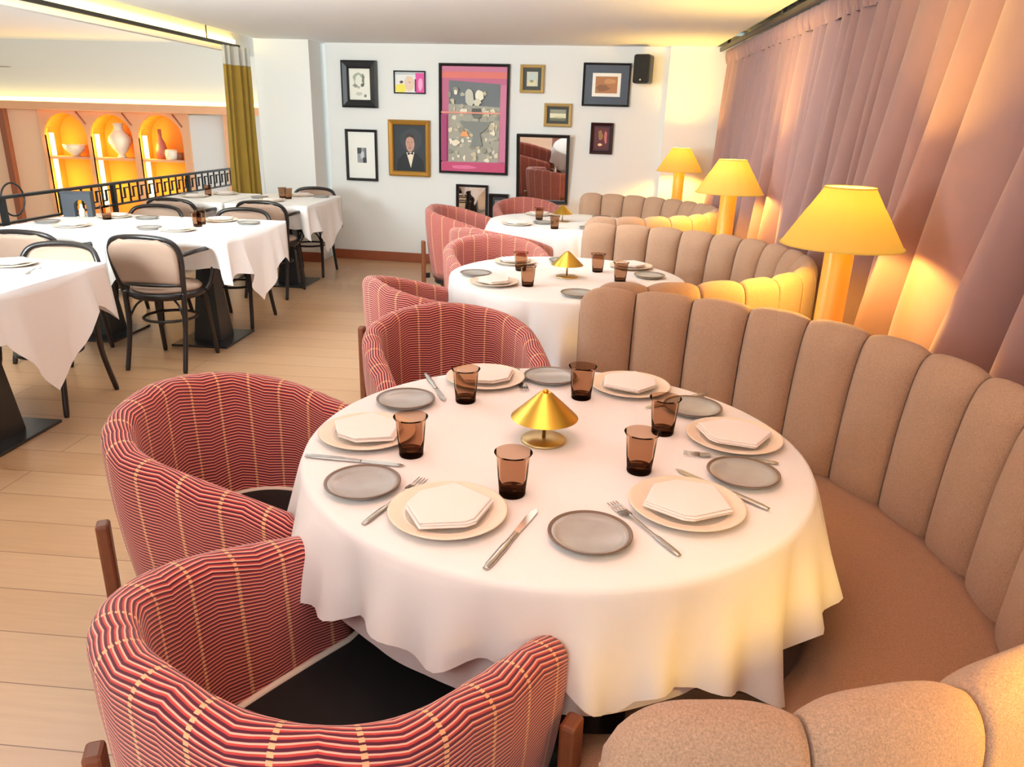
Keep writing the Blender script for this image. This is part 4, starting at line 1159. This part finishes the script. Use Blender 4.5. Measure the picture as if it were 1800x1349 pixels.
# ------------------------------------------------------------------ light
w = bpy.data.worlds.new('world'); S.world = w; w.use_nodes = True
bg = w.node_tree.nodes['Background']; bg.inputs['Color'].default_value = (0.86, 0.95, 1.0, 1); bg.inputs['Strength'].default_value = 0.95
nt = w.node_tree; tcw = nt.nodes.new('ShaderNodeTexCoord'); sx_ = nt.nodes.new('ShaderNodeSeparateXYZ'); mr = nt.nodes.new('ShaderNodeMapRange')
mr.inputs['From Min'].default_value = 0.2; mr.inputs['From Max'].default_value = -0.7; mr.inputs['To Min'].default_value = 0.66; mr.inputs['To Max'].default_value = 0.8
nt.links.new(tcw.outputs['Generated'], sx_.inputs[0]); nt.links.new(sx_.outputs[1], mr.inputs['Value'])
mr2 = nt.nodes.new('ShaderNodeMapRange'); mr2.inputs['From Min'].default_value = 0.05; mr2.inputs['From Max'].default_value = -0.35; mr2.inputs['To Min'].default_value = 1.0; mr2.inputs['To Max'].default_value = 3.0
nt.links.new(sx_.outputs[2], mr2.inputs['Value'])
nt.links.new(mathn(nt, 'MULTIPLY', mr.outputs[0], mr2.outputs[0]), bg.inputs['Strength'])

mrc = nt.nodes.new('ShaderNodeMapRange'); mrc.inputs['From Min'].default_value = 0.2; mrc.inputs['From Max'].default_value = -0.5
nt.links.new(sx_.outputs[1], mrc.inputs['Value'])
mxc = nt.nodes.new('ShaderNodeMix'); mxc.data_type = 'RGBA'; mxc.inputs['A'].default_value = (0.84, 0.95, 0.97, 1); mxc.inputs['B'].default_value = (1.0, 0.79, 0.71, 1)
mrz = nt.nodes.new('ShaderNodeMapRange'); mrz.inputs['From Min'].default_value = -0.15; mrz.inputs['From Max'].default_value = 0.1
nt.links.new(sx_.outputs[2], mrz.inputs['Value'])
nt.links.new(mathn(nt, 'MULTIPLY', mrc.outputs[0], mrz.outputs[0]), mxc.inputs['Factor']); nt.links.new(mxc.outputs['Result'], bg.inputs['Color'])

def area(name, loc, rot, sx, sy, e, col):
    L = bpy.data.lights.new(name, 'AREA'); L.shape = 'RECTANGLE'; L.size = sx; L.size_y = sy; L.energy = e; L.color = col
    o = bpy.data.objects.new(name, L); COL.objects.link(o); o.location = loc; o.rotation_euler = rot
    return o
# added warm fill over the banquette tables and aisle, above the frame, no fixture
area('warm_fill', (-0.2, 1.3, CH - 0.01), (0, 0, 0), 0.9, 0.9, 8, (1.0, 0.50, 0.38))
area('warm_fill', (-0.4, 3.6, CH - 0.01), (0, 0, 0), 0.7, 0.7, 5, (1.0, 0.68, 0.55))
area('warm_fill', (-1.2, -0.9, CH - 0.01), (0, 0, 0), 1.2, 1.2, 9, (1.0, 0.74, 0.62))

# added fill lights with no fixture, aimed up to brighten ceiling and back wall
def fill_light(loc, d, size, e, col):
    area('ceiling_fill', loc, Vector(d).to_track_quat('-Z', 'Y').to_euler(), size, size, e, col)
fill_light((-2.9, 2.2, 1.35), (0.22, 0.90, 0.42), 0.7, 88, (0.84, 0.97, 1.0))
area('atrium_fill', (-8.0, 5.5, 2.5), Vector((0, 0.75, -0.5)).to_track_quat('-Z', 'Y').to_euler(), 5.0, 1.0, 90, (0.88, 0.98, 1.0))  # added fill to brighten the far atrium wall, no roof opening here
fill_light((-0.9, -0.7, 1.70), (0, 0.2, 1), 0.6, 15, (0.90, 0.98, 1.0))
area('wall_fill', (-1.0, 4.2, CH - 0.03), (radians(62), 0, 0), 3.0, 0.12, 42, (0.90, 1.0, 1.0))  # invented fill aimed at the picture wall to brighten it

# ------------------------------------------------------------------ camera
F, YAW, PITCH, ROLL = 1310.0, 0.0781, 0.3373, -0.0294
cy_, sy_ = cos(YAW), sin(YAW)
fwd = Vector((-sy_ * cos(PITCH), cy_ * cos(PITCH), -sin(PITCH)))
right = Vector((cy_, sy_, 0)); down = fwd.cross(right)
r2 = cos(ROLL) * right + sin(ROLL) * down; d2 = -sin(ROLL) * right + cos(ROLL) * down
cam = bpy.data.cameras.new('camera'); co = bpy.data.objects.new('camera', cam); COL.objects.link(co)
M = Matrix.Identity(4)
for i in range(3):
    M[i][0] = r2[i]; M[i][1] = -d2[i]; M[i][2] = -fwd[i]
M[0][3], M[1][3], M[2][3] = 0, 0, 1.458
co.matrix_world = M
cam.sensor_fit = 'HORIZONTAL'; cam.sensor_width = 36.0; cam.lens = 36.0 * F / 1800.0
cam.clip_start = 0.02; cam.clip_end = 100
S.camera = co
S.view_settings.view_transform = 'Standard'; S.view_settings.look = 'None'; S.view_settings.gamma = 1.0
S.view_settings.exposure = 0.44
